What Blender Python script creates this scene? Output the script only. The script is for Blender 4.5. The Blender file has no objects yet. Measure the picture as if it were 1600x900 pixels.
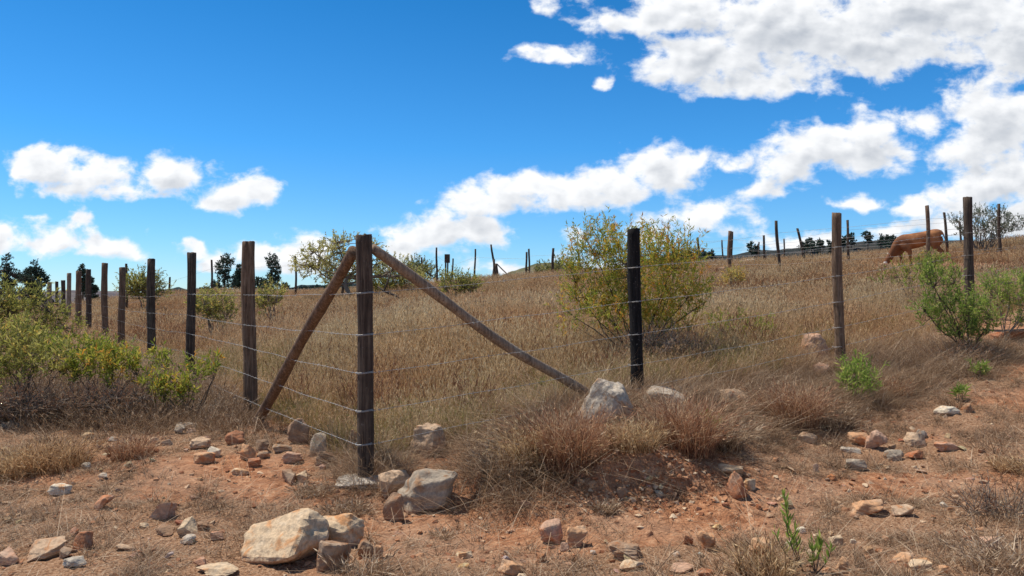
import bpy, bmesh, math, random
import numpy as np
from mathutils import Vector, Matrix
from mathutils import noise as mnoise

C = bpy.context.scene
COL = C.collection
R = math.radians
F = 1180.0                    # focal length in pixels of the 1600 px wide photograph
EYE = 1.5
PITCH = math.atan(20.0 / F)

# ------------------------------------------------------------------ camera
cam_d = bpy.data.cameras.new('camera')
cam = bpy.data.objects.new('camera', cam_d)
COL.objects.link(cam)
cam_d.sensor_width = 36
cam_d.lens = 36 * F / 1600
cam_d.clip_start = 0.05
cam_d.clip_end = 20000
cam.location = (0, 0, EYE)
cam.rotation_euler = (R(90) + PITCH, 0, 0)
C.camera = cam

# ------------------------------------------------------------------ light
SUN_EL, SUN_AZ = R(64), R(-66)         # azimuth clockwise from +Y (the viewing direction)
SUN_STRENGTH = 4.6
SKY_STRENGTH = 0.12
C.view_settings.view_transform = 'Standard'
C.view_settings.look = 'None'
C.view_settings.exposure = 0.12
C.view_settings.gamma = 1.0
C.render.film_transparent = False
C.cycles.max_bounces = 5
C.cycles.diffuse_bounces = 3
C.cycles.transmission_bounces = 4
C.cycles.transparent_max_bounces = 4

sun_d = bpy.data.lights.new('sun', 'SUN')
sun_d.energy = SUN_STRENGTH
sun_d.angle = R(0.53)
sun_d.color = (1.0, 0.94, 0.84)
sun = bpy.data.objects.new('sun', sun_d)
COL.objects.link(sun)
sdir = Vector((math.sin(SUN_AZ) * math.cos(SUN_EL), math.cos(SUN_AZ) * math.cos(SUN_EL), math.sin(SUN_EL)))
sun.rotation_euler = sdir.to_track_quat('Z', 'Y').to_euler()
sun.location = (-20, 20, 40)


class NT:
    """small helper for node trees"""
    def __init__(s, tree):
        s.t = tree
    def n(s, kind, **kw):
        nd = s.t.nodes.new(kind)
        ins = kw.pop('ins', {})
        for k, v in kw.items():
            setattr(nd, k, v)
        for k, v in ins.items():
            s.put(nd.inputs[k], v)
        return nd
    def put(s, sock, v):
        if isinstance(v, bpy.types.NodeSocket):
            s.t.links.new(v, sock)
        elif isinstance(v, bpy.types.Node):
            s.t.links.new(v.outputs[0], sock)
        else:
            sock.default_value = v
    def math(s, op, a, b=None, c=None, clamp=False):
        nd = s.t.nodes.new('ShaderNodeMath')
        nd.operation = op
        nd.use_clamp = clamp
        s.put(nd.inputs[0], a)
        if b is not None: s.put(nd.inputs[1], b)
        if c is not None: s.put(nd.inputs[2], c)
        return nd.outputs[0]
    def vmath(s, op, a, b=None, c=None):
        nd = s.t.nodes.new('ShaderNodeVectorMath')
        nd.operation = op
        s.put(nd.inputs[0], a)
        if b is not None: s.put(nd.inputs[1], b)
        if c is not None: s.put(nd.inputs[2], c)
        return nd.outputs['Value'] if op in ('LENGTH', 'DOT_PRODUCT') else nd.outputs[0]
    def mix(s, f, a, b, mode='MIX'):
        nd = s.t.nodes.new('ShaderNodeMix')
        nd.data_type = 'RGBA'
        nd.blend_type = mode
        s.put(nd.inputs[0], f)
        s.put(nd.inputs[6], rgba(a)); s.put(nd.inputs[7], rgba(b))
        return nd.outputs[2]
    def ss(s, v, lo, hi, a=0.0, b=1.0):
        nd = s.t.nodes.new('ShaderNodeMapRange')
        nd.interpolation_type = 'SMOOTHSTEP'
        s.put(nd.inputs[0], v)
        nd.inputs[1].default_value = lo; nd.inputs[2].default_value = hi
        nd.inputs[3].default_value = a; nd.inputs[4].default_value = b
        return nd.outputs[0]
    def noise(s, vec, scale, detail=4, rough=0.55, dim='3D', dist=0.0):
        nd = s.t.nodes.new('ShaderNodeTexNoise')
        nd.noise_dimensions = dim
        s.put(nd.inputs['Vector'], vec)
        nd.inputs['Scale'].default_value = scale
        nd.inputs['Detail'].default_value = detail
        nd.inputs['Roughness'].default_value = rough
        nd.inputs['Distortion'].default_value = dist
        return nd.outputs[0]
    def ramp(s, v, stops):
        nd = s.t.nodes.new('ShaderNodeValToRGB')
        s.put(nd.inputs[0], v)
        el = nd.color_ramp.elements
        while len(el) < len(stops): el.new(0.5)
        for e, (p, c) in zip(el, stops):
            e.position = p; e.color = rgba(c)
        return nd.outputs[0]


def rgba(c):
    if isinstance(c, (tuple, list)) and len(c) == 3:
        return (c[0], c[1], c[2], 1.0)
    return c


# ------------------------------------------------------------------ sky with clouds
world = bpy.data.worlds.new("World")
C.world = world
world.use_nodes = True
wt = world.node_tree
wt.nodes.clear()
W = NT(wt)

CLOUDS = [  # centre x, centre y, half width, half height in photo pixels = direction in the sky
    (78, 262, 72, 34), (40, 275, 36, 24), (120, 285, 70, 28), (190, 290, 80, 24), (262, 272, 66, 32), (150, 268, 50, 18),
    (378, 298, 64, 30), (350, 320, 54, 16), (405, 300, 40, 26),
    (90, 380, 84, 28), (160, 388, 78, 20), (-20, 375, 60, 30), (50, 345, 26, 12), (232, 369, 15, 7), (135, 341, 20, 9), (200, 395, 40, 10),
    (303, 383, 20, 9), (470, 400, 50, 36), (400, 402, 60, 24), (340, 408, 44, 16), (265, 411, 34, 9), (500, 385, 30, 20),
    (520, 349, 22, 7),
    (700, 365, 84, 38), (640, 380, 50, 32), (615, 365, 34, 18), (740, 320, 64, 34), (810, 300, 70, 34), (880, 300, 80, 34), (950, 290, 84, 34), (1030, 270, 70, 40), (1075, 255, 42, 28), (740, 365, 60, 26),
    (1100, 338, 70, 24), (1160, 350, 48, 9), (1040, 350, 60, 18), (1010, 372, 40, 12),
    (880, 88, 64, 18), (825, 82, 30, 13), (852, 6, 24, 18), (950, 133, 22, 13), (905, 2, 20, 8),
    (1110, 95, 130, 54), (1230, 45, 210, 90), (1450, 20, 230, 78), (1180, 130, 130, 26), (1010, 30, 110, 26), (1600, 70, 150, 80), (1350, 70, 160, 60), (1080, 15, 120, 40),
    (1290, 235, 110, 44), (1360, 225, 70, 58), (1200, 292, 48, 16), (1240, 187, 16, 8), (1415, 250, 30, 16), (1230, 262, 70, 24),
    (1560, 175, 90, 56), (1530, 225, 80, 30), (1570, 285, 110, 44), (1445, 190, 40, 13), (1350, 316, 44, 13), (1430, 318, 60, 14), (1510, 308, 60, 30),
    (1255, 382, 110, 18), (1390, 366, 56, 14), (1520, 352, 110, 22), (1600, 345, 70, 40), (1180, 392, 60, 10),
    (800, 424, 70, 13), (830, 415, 36, 12), (892, 372, 24, 16), (930, 410, 70, 12), (1138, 258, 22, 7), (570, 420, 60, 9),
]


def px_uv(px, py):
    b = (450 - py) / F
    y = math.cos(PITCH) - b * math.sin(PITCH)
    z = math.sin(PITCH) + b * math.cos(PITCH)
    return (px - 800) / F / y, z / y


NB = 27                       # bands of elevation, three per curve node
UMAX, VMIN, VMAX = 0.80, -0.01, 0.44
def cloud_field():
    """how deep inside the cloud layout each direction lies"""
    u = np.linspace(-UMAX, UMAX, 110); v = VMIN + (VMAX - VMIN) * np.arange(NB) / (NB - 1)
    U_, V_ = np.meshgrid(u, v)
    f = np.full(U_.shape, -1.5)
    for (cx, cy, rx, ry) in CLOUDS:
        cu, cv = px_uv(cx, cy)
        ru = rx / F; rv = ry / F
        q = ((U_ - cu) / ru) ** 2 + ((V_ - cv) / rv * np.where(V_ < cv, 1.15, 1.0)) ** 2
        sz = min(1.0, 0.55 + ry / 60.)
        f = np.maximum(f, np.clip((1 - np.sqrt(q)) * sz, -1.5, 1))
    return u, np.clip(.6 + f * .4, 0, 1)

def cloud_group():
    g = bpy.data.node_groups.new('cloud_cover', 'ShaderNodeTree')
    g.interface.new_socket('uv', in_out='INPUT', socket_type='NodeSocketVector')
    g.interface.new_socket('cover', in_out='OUTPUT', socket_type='NodeSocketFloat')
    N = NT(g)
    gi = g.nodes.new('NodeGroupInput'); go = g.nodes.new('NodeGroupOutput')
    sp = N.n('ShaderNodeSeparateXYZ', ins={0: gi.outputs[0]})
    t = N.math('PINGPONG', N.math('ADD', sp.outputs[0], UMAX), 2 * UMAX)
    t = N.math('DIVIDE', t, 2 * UMAX)
    tcol = N.n('ShaderNodeCombineColor', ins={0: t, 1: t, 2: t}).outputs[0]
    k = N.math('MULTIPLY', N.math('SUBTRACT', sp.outputs[1], VMIN), (NB - 1) / (VMAX - VMIN))
    kv = N.n('ShaderNodeCombineXYZ', ins={0: k, 1: k, 2: k}).outputs[0]
    u, f = cloud_field()
    tot = None
    for b in range(0, NB, 3):
        cn = g.nodes.new('ShaderNodeRGBCurve')
        for ch in range(3):
            cv = cn.mapping.curves[ch]
            row = f[b + ch]
            xs_ = np.linspace(0, 1, len(row))
            cv.points[0].location = (0, row[0]); cv.points[1].location = (1, row[-1])
            for m in range(1, len(row) - 1):
                if not (row[m] == row[m - 1] == row[m + 1]):
                    cv.points.new(xs_[m], row[m])
        cn.mapping.extend = 'HORIZONTAL'
        cn.mapping.update()
        N.put(cn.inputs['Color'], tcol)
        w = N.vmath('ABSOLUTE', N.vmath('SUBTRACT', kv, (b, b + 1., b + 2.)))
        w = N.vmath('MAXIMUM', N.vmath('SUBTRACT', (1., 1., 1.), w), (0., 0., 0.))
        e = N.vmath('DOT_PRODUCT', w, cn.outputs[0])
        tot = e if tot is None else N.math('ADD', tot, e)
    tot = N.math('DIVIDE', N.math('SUBTRACT', tot, .6), .4)
    g.links.new(tot, go.inputs[0])
    return g


def build_world():
    tc = wt.nodes.new('ShaderNodeTexCoord')
    sep = W.n('ShaderNodeSeparateXYZ', ins={0: tc.outputs['Generated']})
    ay = W.math('MAXIMUM', W.math('ABSOLUTE', sep.outputs[1]), 0.08)
    u = W.math('DIVIDE', sep.outputs[0], ay)
    v = W.math('DIVIDE', sep.outputs[2], ay)
    uv = W.n('ShaderNodeCombineXYZ', ins={0: u, 1: v, 2: 0.0}).outputs[0]
    g = cloud_group()
    def cover(vec):
        nd = wt.nodes.new('ShaderNodeGroup'); nd.node_tree = g
        W.put(nd.inputs[0], vec)
        return nd.outputs[0]
    wn = wt.nodes.new('ShaderNodeTexNoise'); wn.noise_dimensions = '2D'
    W.put(wn.inputs['Vector'], uv); wn.inputs['Scale'].default_value = 16; wn.inputs['Detail'].default_value = 2
    uvw = W.vmath('MULTIPLY_ADD', wn.outputs['Color'], (.035, .024, 0), (-.0175, -.012, 0))
    uvw = W.vmath('ADD', uv, uvw)
    st = W.vmath('MULTIPLY', uv, (1.0, 1.5, 0))
    n1 = W.noise(st, 23.0, 8, .57, '2D', .12)
    cv0 = cover(uvw)
    d0 = W.math('ADD', W.math('MULTIPLY', cv0, 1.25), W.math('MULTIPLY_ADD', n1, 2.2, -1.06))
    n2 = W.noise(W.vmath('ADD', st, (-.006, .012, 0)), 23.0, 4, .5, '2D', .12)
    d1 = W.math('ADD', W.math('MULTIPLY', cover(W.vmath('ADD', uvw, (-.008, .026, 0))), 1.1), W.math('MULTIPLY_ADD', n2, 1.6, -.80))
    alpha = W.ss(d0, -.2, .62)
    alpha = W.math('MULTIPLY', alpha, W.ss(sep.outputs[2], -0.01, 0.01))
    dark = W.ss(d1, -.25, 1.15)
    r1 = W.noise(st, 26.0, 3, .42, '2D', .1)
    r2 = W.noise(W.vmath('ADD', st, (-.006, .012, 0)), 26.0, 3, .42, '2D', .1)
    relief = W.math('MULTIPLY', W.math('SUBTRACT', r2, r1), .75)
    dark = W.math('ADD', W.math('MULTIPLY', dark, W.ss(cv0, .1, 1.2, .45, .9)), relief, clamp=True)
    ccol = W.mix(dark, (7.9, 8.0, 8.15), (3.6, 3.95, 4.5))
    edge = W.ss(d0, -.1, 0.5)
    ccol = W.mix(edge, (6.8, 7.4, 8.2), ccol)
    sky = W.n('ShaderNodeTexSky', sky_type='NISHITA')
    sky.sun_disc = False
    sky.sun_elevation = SUN_EL
    sky.sun_rotation = SUN_AZ
    sky.altitude = 1400
    sky.air_density = 1.0; sky.dust_density = 0.4; sky.ozone_density = 2.0
    el = W.math('DIVIDE', sep.outputs[2], W.math('SQRT', W.math('ADD', W.math('MULTIPLY', sep.outputs[0], sep.outputs[0]), W.math('MULTIPLY', sep.outputs[1], sep.outputs[1]))))
    tint = W.ramp(el, [(0.0, (0.66, .86, 1.08)), (0.08, (0.48, .85, 1.12)), (0.2, (0.26, 0.81, 1.2)), (0.42, (0.12, 0.68, 1.06)), (0.55, (0.30, 0.70, 1.02)), (.75, (0.95, .94, .90))])
    skyc = W.mix(1.0, sky.outputs[0], tint, 'MULTIPLY')
    fin = W.mix(alpha, skyc, ccol)
    bg = W.n('ShaderNodeBackground', ins={'Color': fin, 'Strength': SKY_STRENGTH})
    out = wt.nodes.new('ShaderNodeOutputWorld')
    wt.links.new(bg.outputs[0], out.inputs[0])
build_world()

# ------------------------------------------------------------------ numeric helpers
def vnoise(x, y, seed=0):
    x = np.asarray(x, float); y = np.asarray(y, float)
    xi = np.floor(x); yi = np.floor(y)
    fx = x - xi; fy = y - yi
    fx = fx * fx * (3 - 2 * fx); fy = fy * fy * (3 - 2 * fy)
    def h(a, b):
        k = (a.astype(np.int64) * 73856093) ^ (b.astype(np.int64) * 19349663) ^ (seed * 83492791 + 12345)
        k = (k ^ (k >> 13)) * 1274126177
        k = k ^ (k >> 16)
        return (k & 0xFFFF) / 65535.0
    return ((h(xi, yi) * (1 - fx) + h(xi + 1, yi) * fx) * (1 - fy) + (h(xi, yi + 1) * (1 - fx) + h(xi + 1, yi + 1) * fx) * fy)

def fbm(x, y, scale, octaves=4, seed=0, rough=0.5):
    v = 0; a = 1; t = 0
    for o in range(octaves):
        v = v + a * vnoise(np.asarray(x) * scale * 2 ** o + 17.3 * o, np.asarray(y) * scale * 2 ** o - 9.1 * o, seed + o)
        t += a; a *= rough
    return v / t

def sstep(v, lo, hi):
    t = np.clip((np.asarray(v, float) - lo) / (hi - lo), 0, 1)
    return t * t * (3 - 2 * t)

def ray(px, py):
    u, v = px_uv(px, py)
    return u, v
def G(px, py, Y):
    u, v = ray(px, py)
    return (u * Y, Y, EYE + v * Y)

# control points of the terrain: (px, py, distance)
CP = [(568, 757, 5.2), (390, 652, 7.58), (298, 604, 9.9), (237, 577, 12.5), (190, 554, 15.6), (164, 540, 18.0), (139, 528, 21.3), (108, 512, 27.4), (75, 498, 39.0),
      (992, 622, 6.7), (1307, 577, 8.53), (1510, 514, 10.35), (1650, 468, 12.3), (1800, 430, 15),
      (0, 900, 3.6), (400, 900, 3.6), (800, 900, 3.6), (1200, 900, 3.55), (1600, 900, 3.45),
      (0, 690, 6.5), (0, 780, 5.0), (250, 700, 6.2), (420, 690, 6.4), (700, 800, 4.7), (820, 800, 4.7), (940, 822, 4.45), (1060, 815, 4.5),
      (1000, 712, 5.15), (900, 705, 5.25), (1080, 700, 5.35), (1150, 765, 4.95), (1365, 800, 4.6), (1340, 700, 6.0), (1230, 690, 6.0),
      (1600, 700, 5.8), (1600, 600, 7.8), (1600, 545, 9.3), (0, 600, 9.0), (700, 660, 7.2), (800, 620, 8),
      (700, 560, 10.0), (450, 560, 11.5), (700, 505, 17), (960, 560, 9.0), (960, 500, 15), (1200, 485, 17), (1250, 520, 12.5), (1400, 470, 17), (400, 515, 20), (550, 490, 24), (700, 478, 27), (900, 465, 26), (1100, 447, 25),
      (1213, 432, 28), (1449, 418, 25.5), (1560, 408, 27),
      (150, 483, 40), (250, 468, 38), (450, 465, 37), (600, 456, 37), (700, 446, 37), (800, 441, 37), (900, 434, 36), (1050, 425, 35), (1140, 418, 36), (1300, 408, 35), (1400, 400, 34), (1600, 387, 31), (1800, 368, 28), (2100, 340, 28)]
pts = [G(*c) for c in CP]
pts += [(-14, 2, 0.2), (-8, 3, 0.18), (0, 0.5, 0.1), (0, -6, -0.1), (9, 2, 0.35), (14, 6, 1.1), (-20, 12, 0.35), (-30, 24, 0.5), (-42, 40, 0.4), (-12, -6, 0), (12, -6, 0.3),
        (-48, 62, -1.2), (-20, 62, -1.0), (0, 60, -0.6), (15, 58, 1.2), (30, 56, 2.4), (50, 50, 3.4), (60, 30, 4.5), (45, 10, 3.6), (30, 0, 2)]
P_ = np.array(pts)
def _U(r2):
    return np.where(r2 > 1e-9, r2 * np.log(r2 + 1e-12), 0)
def _tps():
    n = len(P_)
    d2 = (P_[:, None, 0] - P_[None, :, 0]) ** 2 + (P_[:, None, 1] - P_[None, :, 1]) ** 2
    K = _U(d2) + np.eye(n) * 0.05
    Q = np.c_[np.ones(n), P_[:, :2]]
    A = np.zeros((n + 3, n + 3)); A[:n, :n] = K; A[:n, n:] = Q; A[n:, :n] = Q.T
    return np.linalg.solve(A, np.r_[P_[:, 2], 0, 0, 0])
TW = _tps()
def base_h(x, y):
    x = np.asarray(x, float); y = np.asarray(y, float)
    sh = x.shape; x = x.ravel(); y = y.ravel()
    xc = np.clip(x, -48, 58); yc = np.clip(y, -8, 62)
    out = np.full(len(x), TW[-3]) + TW[-2] * xc + TW[-1] * yc
    for i in range(len(P_)):
        out += TW[i] * _U((xc - P_[i, 0]) ** 2 + (yc - P_[i, 1]) ** 2)
    dist = np.hypot(x - xc, y - yc)
    out = out - 5.5 * sstep(dist, 0, 70) + 2.5 * (fbm(x, y, 1 / 180., 3, 5) - .5) * sstep(dist, 0, 90)
    return out.reshape(sh)

def litter(x, y):
    """1 where old grass litter covers the soil, 0 on bare red earth"""
    x = np.asarray(x, float); y = np.asarray(y, float)
    m = fbm(x, y, 0.9, 4, 31, 0.6)
    bare = 0.42 * np.exp(-(((x + 0.45) / 0.75) ** 2 + ((y - 4.7) / 0.33) ** 2))          # scraped red soil round the corner
    bare += 0.65 * np.exp(-(((x - 0.75) / 0.95) ** 2 + ((y - 4.55) / 0.33) ** 2))
    bare += 0.42 * np.exp(-(((x - 2.2) / 1.4) ** 2 + ((y - 4.9 - .1 * x) / 0.35) ** 2))
    bare += 0.40 * np.exp(-(((x - 5.0) / 1.2) ** 2 + ((y - 7.4) / 1.0) ** 2))
    bare += 0.20 * np.exp(-(((x + 1.9) / .9) ** 2 + ((y - 4.9) / 0.5) ** 2))
    bare += 0.5 * np.exp(-(((x - 6.8) / .6) ** 2 + ((y - 9.9) / 0.5) ** 2))
    return np.clip(sstep(m - bare + 0.02, 0.30, 0.52), 0, 1)

def H(x, y):
    x = np.asarray(x, float); y = np.asarray(y, float)
    near = 1 - sstep(np.hypot(x, y), 9, 25)
    b = base_h(x, y)
    li = litter(x, y)
    n = 0.07 * (fbm(x, y, 1.1, 3, 3) - .5) + near * (0.045 * (fbm(x, y, 4.5, 4, 8) - .5) + (0.018 + 0.014 * li) * (fbm(x, y, 22, 3, 12, .6) - .5))
    bank = np.exp(-(((x - .85) / .42) ** 2 + ((y - 4.85) / .28) ** 2))
    ye = y + .10 * (fbm(x, y * 0, 2.2, 3, 47) - .5) + .05 * (fbm(x, y, 6, 2, 48) - .5)
    n = n + .19 * np.exp(-((x - .86) / .36) ** 4) * (sstep(ye, 4.84, 4.98) - .45) * np.exp(-((y - 4.92) / .30) ** 2)
    n = n + bank * (0.16 * (np.abs(fbm(x, y, 7, 4, 40, .6) - .5)) + .03 * (fbm(x, y, 30, 2, 44) - .5))
    return b + n

def hz(x, y):
    return float(H(np.array([x]), np.array([y]))[0])

def hit(px, py, y0=2.5, y1=60.0):
    """where the ground lies under this line of sight"""
    u, v = ray(px, py)
    Y = np.exp(np.linspace(math.log(y0), math.log(y1), 700))
    d = (EYE + v * Y) - H(u * Y, Y)
    s = np.where(d < 0)[0]
    i = s[0] if len(s) else len(Y) - 1
    return u * Y[i], float(Y[i])

# ------------------------------------------------------------------ object helpers
def mesh_np(name, verts, faces, mats=None, smooth=False, attrs=None, midx=None):
    """verts (n,3); faces = list of int arrays (m,k)"""
    me = bpy.data.meshes.new(name)
    verts = np.asarray(verts, np.float32)
    me.vertices.add(len(verts)); me.vertices.foreach_set('co', verts.ravel())
    faces = [np.asarray(f, np.int32) for f in faces if len(f)]
    if faces:
        loops = np.concatenate([f.ravel() for f in faces])
        tot = np.concatenate([np.full(len(f), f.shape[1], np.int32) for f in faces])
        start = np.concatenate([[0], np.cumsum(tot)[:-1]]).astype(np.int32)
        me.loops.add(len(loops)); me.loops.foreach_set('vertex_index', loops)
        me.polygons.add(len(tot)); me.polygons.foreach_set('loop_start', start); me.polygons.foreach_set('loop_total', tot)
        if midx is not None: me.polygons.foreach_set('material_index', np.asarray(midx, np.int32))
        me.polygons.foreach_set('use_smooth', np.full(len(tot), smooth, bool))
    for k, (typ, dat) in (attrs or {}).items():
        a = me.attributes.new(k, typ, 'POINT')
        dat = np.asarray(dat)
        a.data.foreach_set('vector' if typ == 'FLOAT_VECTOR' else 'value', dat.astype(np.int32 if typ == 'INT' else np.float32).ravel())
    me.update(calc_edges=True)
    me.validate()
    for m in (mats or []): me.materials.append(m)
    return me

def link(name, me, parent=None, loc=None):
    o = bpy.data.objects.new(name, me)
    COL.objects.link(o)
    if loc is not None: o.location = loc
    if parent is not None: o.parent = parent
    return o

def tag(o, label=None, cat=None, group=None, kind=None):
    if label: o['label'] = label
    if cat: o['category'] = cat
    if group: o['group'] = group
    if kind: o['kind'] = kind
    return o

def empty(name, loc, label, cat, group=None):
    o = link(name, None, None, loc)
    o.empty_display_size = 0.1
    return tag(o, label, cat, group)

class Acc:
    def __init__(s): s.v = []; s.q = []; s.t = []; s.n = 0; s.tone = []
    def add(s, v, q=None, t=None, tone=None):
        v = np.asarray(v, float).reshape(-1, 3)
        if q is not None and len(q): s.q.append(np.asarray(q) + s.n)
        if t is not None and len(t): s.t.append(np.asarray(t) + s.n)
        s.v.append(v); s.n += len(v)
        s.tone.append(np.full(len(v), .5) if tone is None else np.broadcast_to(np.asarray(tone, float), (len(v),)))
    def tube(s, pts, rad, sides=6, cap=True, tone=None):
        pts = np.asarray(pts, float); k = len(pts)
        rad = np.broadcast_to(np.asarray(rad, float), (k,))
        tg = np.gradient(pts, axis=0); tg /= np.linalg.norm(tg, axis=1)[:, None] + 1e-12
        ref = np.array([0, 0, 1.]) if abs(tg[0][2]) < .8 else np.array([0, 1., 0])
        a = np.cross(tg, ref); a /= np.linalg.norm(a, axis=1)[:, None] + 1e-12
        b = np.cross(tg, a)
        th = np.linspace(0, 2 * math.pi, sides, endpoint=False)
        ring = pts[:, None] + rad[:, None, None] * (a[:, None] * np.cos(th)[None, :, None] + b[:, None] * np.sin(th)[None, :, None])
        i = np.arange(k - 1)[:, None] * sides; j = np.arange(sides)[None]
        q = np.stack([i + j, i + (j + 1) % sides, i + sides + (j + 1) % sides, i + sides + j], -1).reshape(-1, 4)
        v = ring.reshape(-1, 3)
        tris = []
        if cap:
            v = np.r_[v, pts[:1], pts[-1:]]
            c0 = k * sides; c1 = c0 + 1; l = (k - 1) * sides
            for m in range(sides):
                tris.append((c0, (m + 1) % sides, m)); tris.append((c1, l + m, l + (m + 1) % sides))
        s.add(v, q, tris, tone)
    def mesh(s, name, mats, smooth=True):
        v = np.concatenate(s.v)
        fs = []
        if s.q: fs.append(np.concatenate(s.q))
        if s.t: fs.append(np.concatenate(s.t))
        return mesh_np(name, v, fs, mats, smooth, {'tone': ('FLOAT', np.concatenate(s.tone))})

# ------------------------------------------------------------------ materials
def new_mat(name):
    m = bpy.data.materials.new(name); m.use_nodes = True
    m.node_tree.nodes.clear()
    return m, NT(m.node_tree)
def finish(m, N, shader, disp=None):
    out = N.n('ShaderNodeOutputMaterial')
    m.node_tree.links.new(shader, out.inputs[0])
    return m
def princ(N, col, rough=.9, bump=None, spec=.2):
    p = N.n('ShaderNodeBsdfPrincipled', ins={'Base Color': rgba(col), 'Roughness': rough, 'Specular IOR Level': spec})
    if bump is not None: N.put(p.inputs['Normal'], bump)
    return p.outputs[0]
def bump(N, h, strength=.5, dist=.02, nrm=None):
    b = N.n('ShaderNodeBump', ins={'Height': h, 'Strength': strength, 'Distance': dist})
    if nrm is not None: N.put(b.inputs['Normal'], nrm)
    return b.outputs[0]
def pos(N): return N.n('ShaderNodeNewGeometry').outputs['Position']

def mat_ground():
    m, N = new_mat('red_earth')
    p = pos(N)
    at = N.n('ShaderNodeAttribute', attribute_name='litter')
    n1 = N.noise(p, 1.6, 6, .6); n2 = N.noise(p, 14, 6, .65); n3 = N.noise(p, 70, 4, .7)
    soil = N.ramp(n2, [(.3, (.15, .058, .028)), (.42, (.31, .135, .066)), (.56, (.47, .225, .115)), (.7, (.60, .36, .21))])
    soil = N.mix(N.ss(n1, .4, .65, 0, .5), soil, (.40, .26, .17))
    vo = N.n('ShaderNodeTexVoronoi', ins={'Vector': p, 'Scale': 55.0, 'Randomness': 1.0})
    sp = N.ss(vo.outputs['Distance'], .18, .05)
    soil = N.mix(N.math('MULTIPLY', sp, N.ss(n2, .5, .6, 0, .55)), soil, (.55, .42, .32))
    lit = N.ramp(n3, [(.3, (.12, .06, .032)), (.46, (.29, .155, .085)), (.58, (.43, .26, .155)), (.74, (.60, .43, .29))])
    k = N.math('ADD', at.outputs['Fac'], N.math('MULTIPLY_ADD', n2, 1.4, -.7))
    col = N.mix(N.ss(k, .3, .8), soil, lit)
    at2 = N.n('ShaderNodeAttribute', attribute_name='far')
    farc = N.ramp(N.noise(p, .05, 5, .6), [(.3, (.13, .12, .055)), (.6, (.30, .22, .12))])
    col = N.mix(at2.outputs['Fac'], col, farc)
    h = N.math('ADD', N.math('MULTIPLY', n2, 1.0), N.math('ADD', N.math('MULTIPLY', n3, .5), N.math('MULTIPLY', vo.outputs['Distance'], -.3)))
    return finish(m, N, princ(N, col, .97, bump(N, h, .9, .03), .1))

def mat_rock():
    m, N = new_mat('weathered_stone')
    oi = N.n('ShaderNodeObjectInfo')
    tc = N.n('ShaderNodeTexCoord')
    off = N.vmath('MULTIPLY', oi.outputs['Location'], (7.3, 5.1, 3.7))
    p = N.vmath('ADD', tc.outputs['Object'], off)
    n1 = N.noise(p, 9, 6, .6, dist=.6); n2 = N.noise(p, 45, 6, .65)
    c = oi.outputs['Color']
    rust = N.mix(1.0, c, (.92, .62, .42), 'MULTIPLY')
    pale = N.mix(.4, c, (.60, .50, .37))
    col = N.mix(N.ss(n1, .52, .66), c, rust)
    col = N.mix(N.ss(n1, .46, .34, 0, .85), col, pale)
    col = N.mix(N.ss(n2, .35, .65, .45, 0), col, (.16, .115, .085))
    # soil clinging low on the stone
    g = N.n('ShaderNodeSeparateXYZ', ins={0: tc.outputs['Generated']})
    col = N.mix(N.ss(N.math('ADD', g.outputs[2], N.math('MULTIPLY_ADD', n2, .5, -.25)), .34, .12, 0, .75), col, (.33, .16, .09))
    h = N.math('ADD', N.math('MULTIPLY', n1, 1.0), N.math('MULTIPLY', n2, .45))
    return finish(m, N, princ(N, col, .93, bump(N, h, .8, .015), .2))

def mat_wood(name, dark, mid, light):
    m, N = new_mat(name)
    tc = N.n('ShaderNodeTexCoord'); oi = N.n('ShaderNodeObjectInfo')
    sc = N.vmath('MULTIPLY', tc.outputs['Object'], (1, 1, .06))
    sc = N.vmath('ADD', sc, N.vmath('MULTIPLY', oi.outputs['Location'], (3.1, 2.7, 0)))
    n1 = N.noise(sc, 55, 5, .65); n2 = N.noise(sc, 130, 3, .6)
    n3 = N.noise(tc.outputs['Object'], 6, 4, .6)
    col = N.ramp(N.math('ADD', N.math('MULTIPLY', n1, .7), N.math('MULTIPLY', n3, .3)), [(.33, dark), (.5, mid), (.68, light)])
    col = N.mix(N.ss(n2, .42, .3, 0, .8), col, (.012, .009, .007))
    n4 = N.noise(tc.outputs['Object'], 38, 4, .7)
    col = N.mix(N.ss(n4, .62, .72, 0, .35), col, (.42, .36, .30))
    h = N.math('ADD', N.math('MULTIPLY', n1, 1), N.math('MULTIPLY', n2, .7))
    return finish(m, N, princ(N, col, .9, bump(N, h, .9, .008), .2))

def mat_leaf(name, stops, trans=.35, vary=.35, patch=0.):
    """colour from the random per-leaf 'tone', light passes through"""
    m, N = new_mat(name)
    at = N.n('ShaderNodeAttribute', attribute_name='tone')
    p = pos(N)
    n = N.noise(p, 2.2, 3, .5)
    t = N.math('ADD', at.outputs['Fac'], N.math('MULTIPLY_ADD', n, vary * 2, -vary), clamp=True)
    col = N.ramp(t, stops)
    if patch:
        col = N.mix(N.ss(N.noise(p, .45, 4, .6), .42, .62, 0, patch), col, N.mix(1.0, col, (.95, .78, .70), 'MULTIPLY'))
    d = N.n('ShaderNodeBsdfPrincipled', ins={'Base Color': col, 'Roughness': .6, 'Specular IOR Level': .25}).outputs[0]
    tr = N.n('ShaderNodeBsdfTranslucent', ins={'Color': col}).outputs[0]
    mx = N.n('ShaderNodeMixShader', ins={0: trans, 1: d, 2: tr}).outputs[0]
    return finish(m, N, mx)

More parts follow.
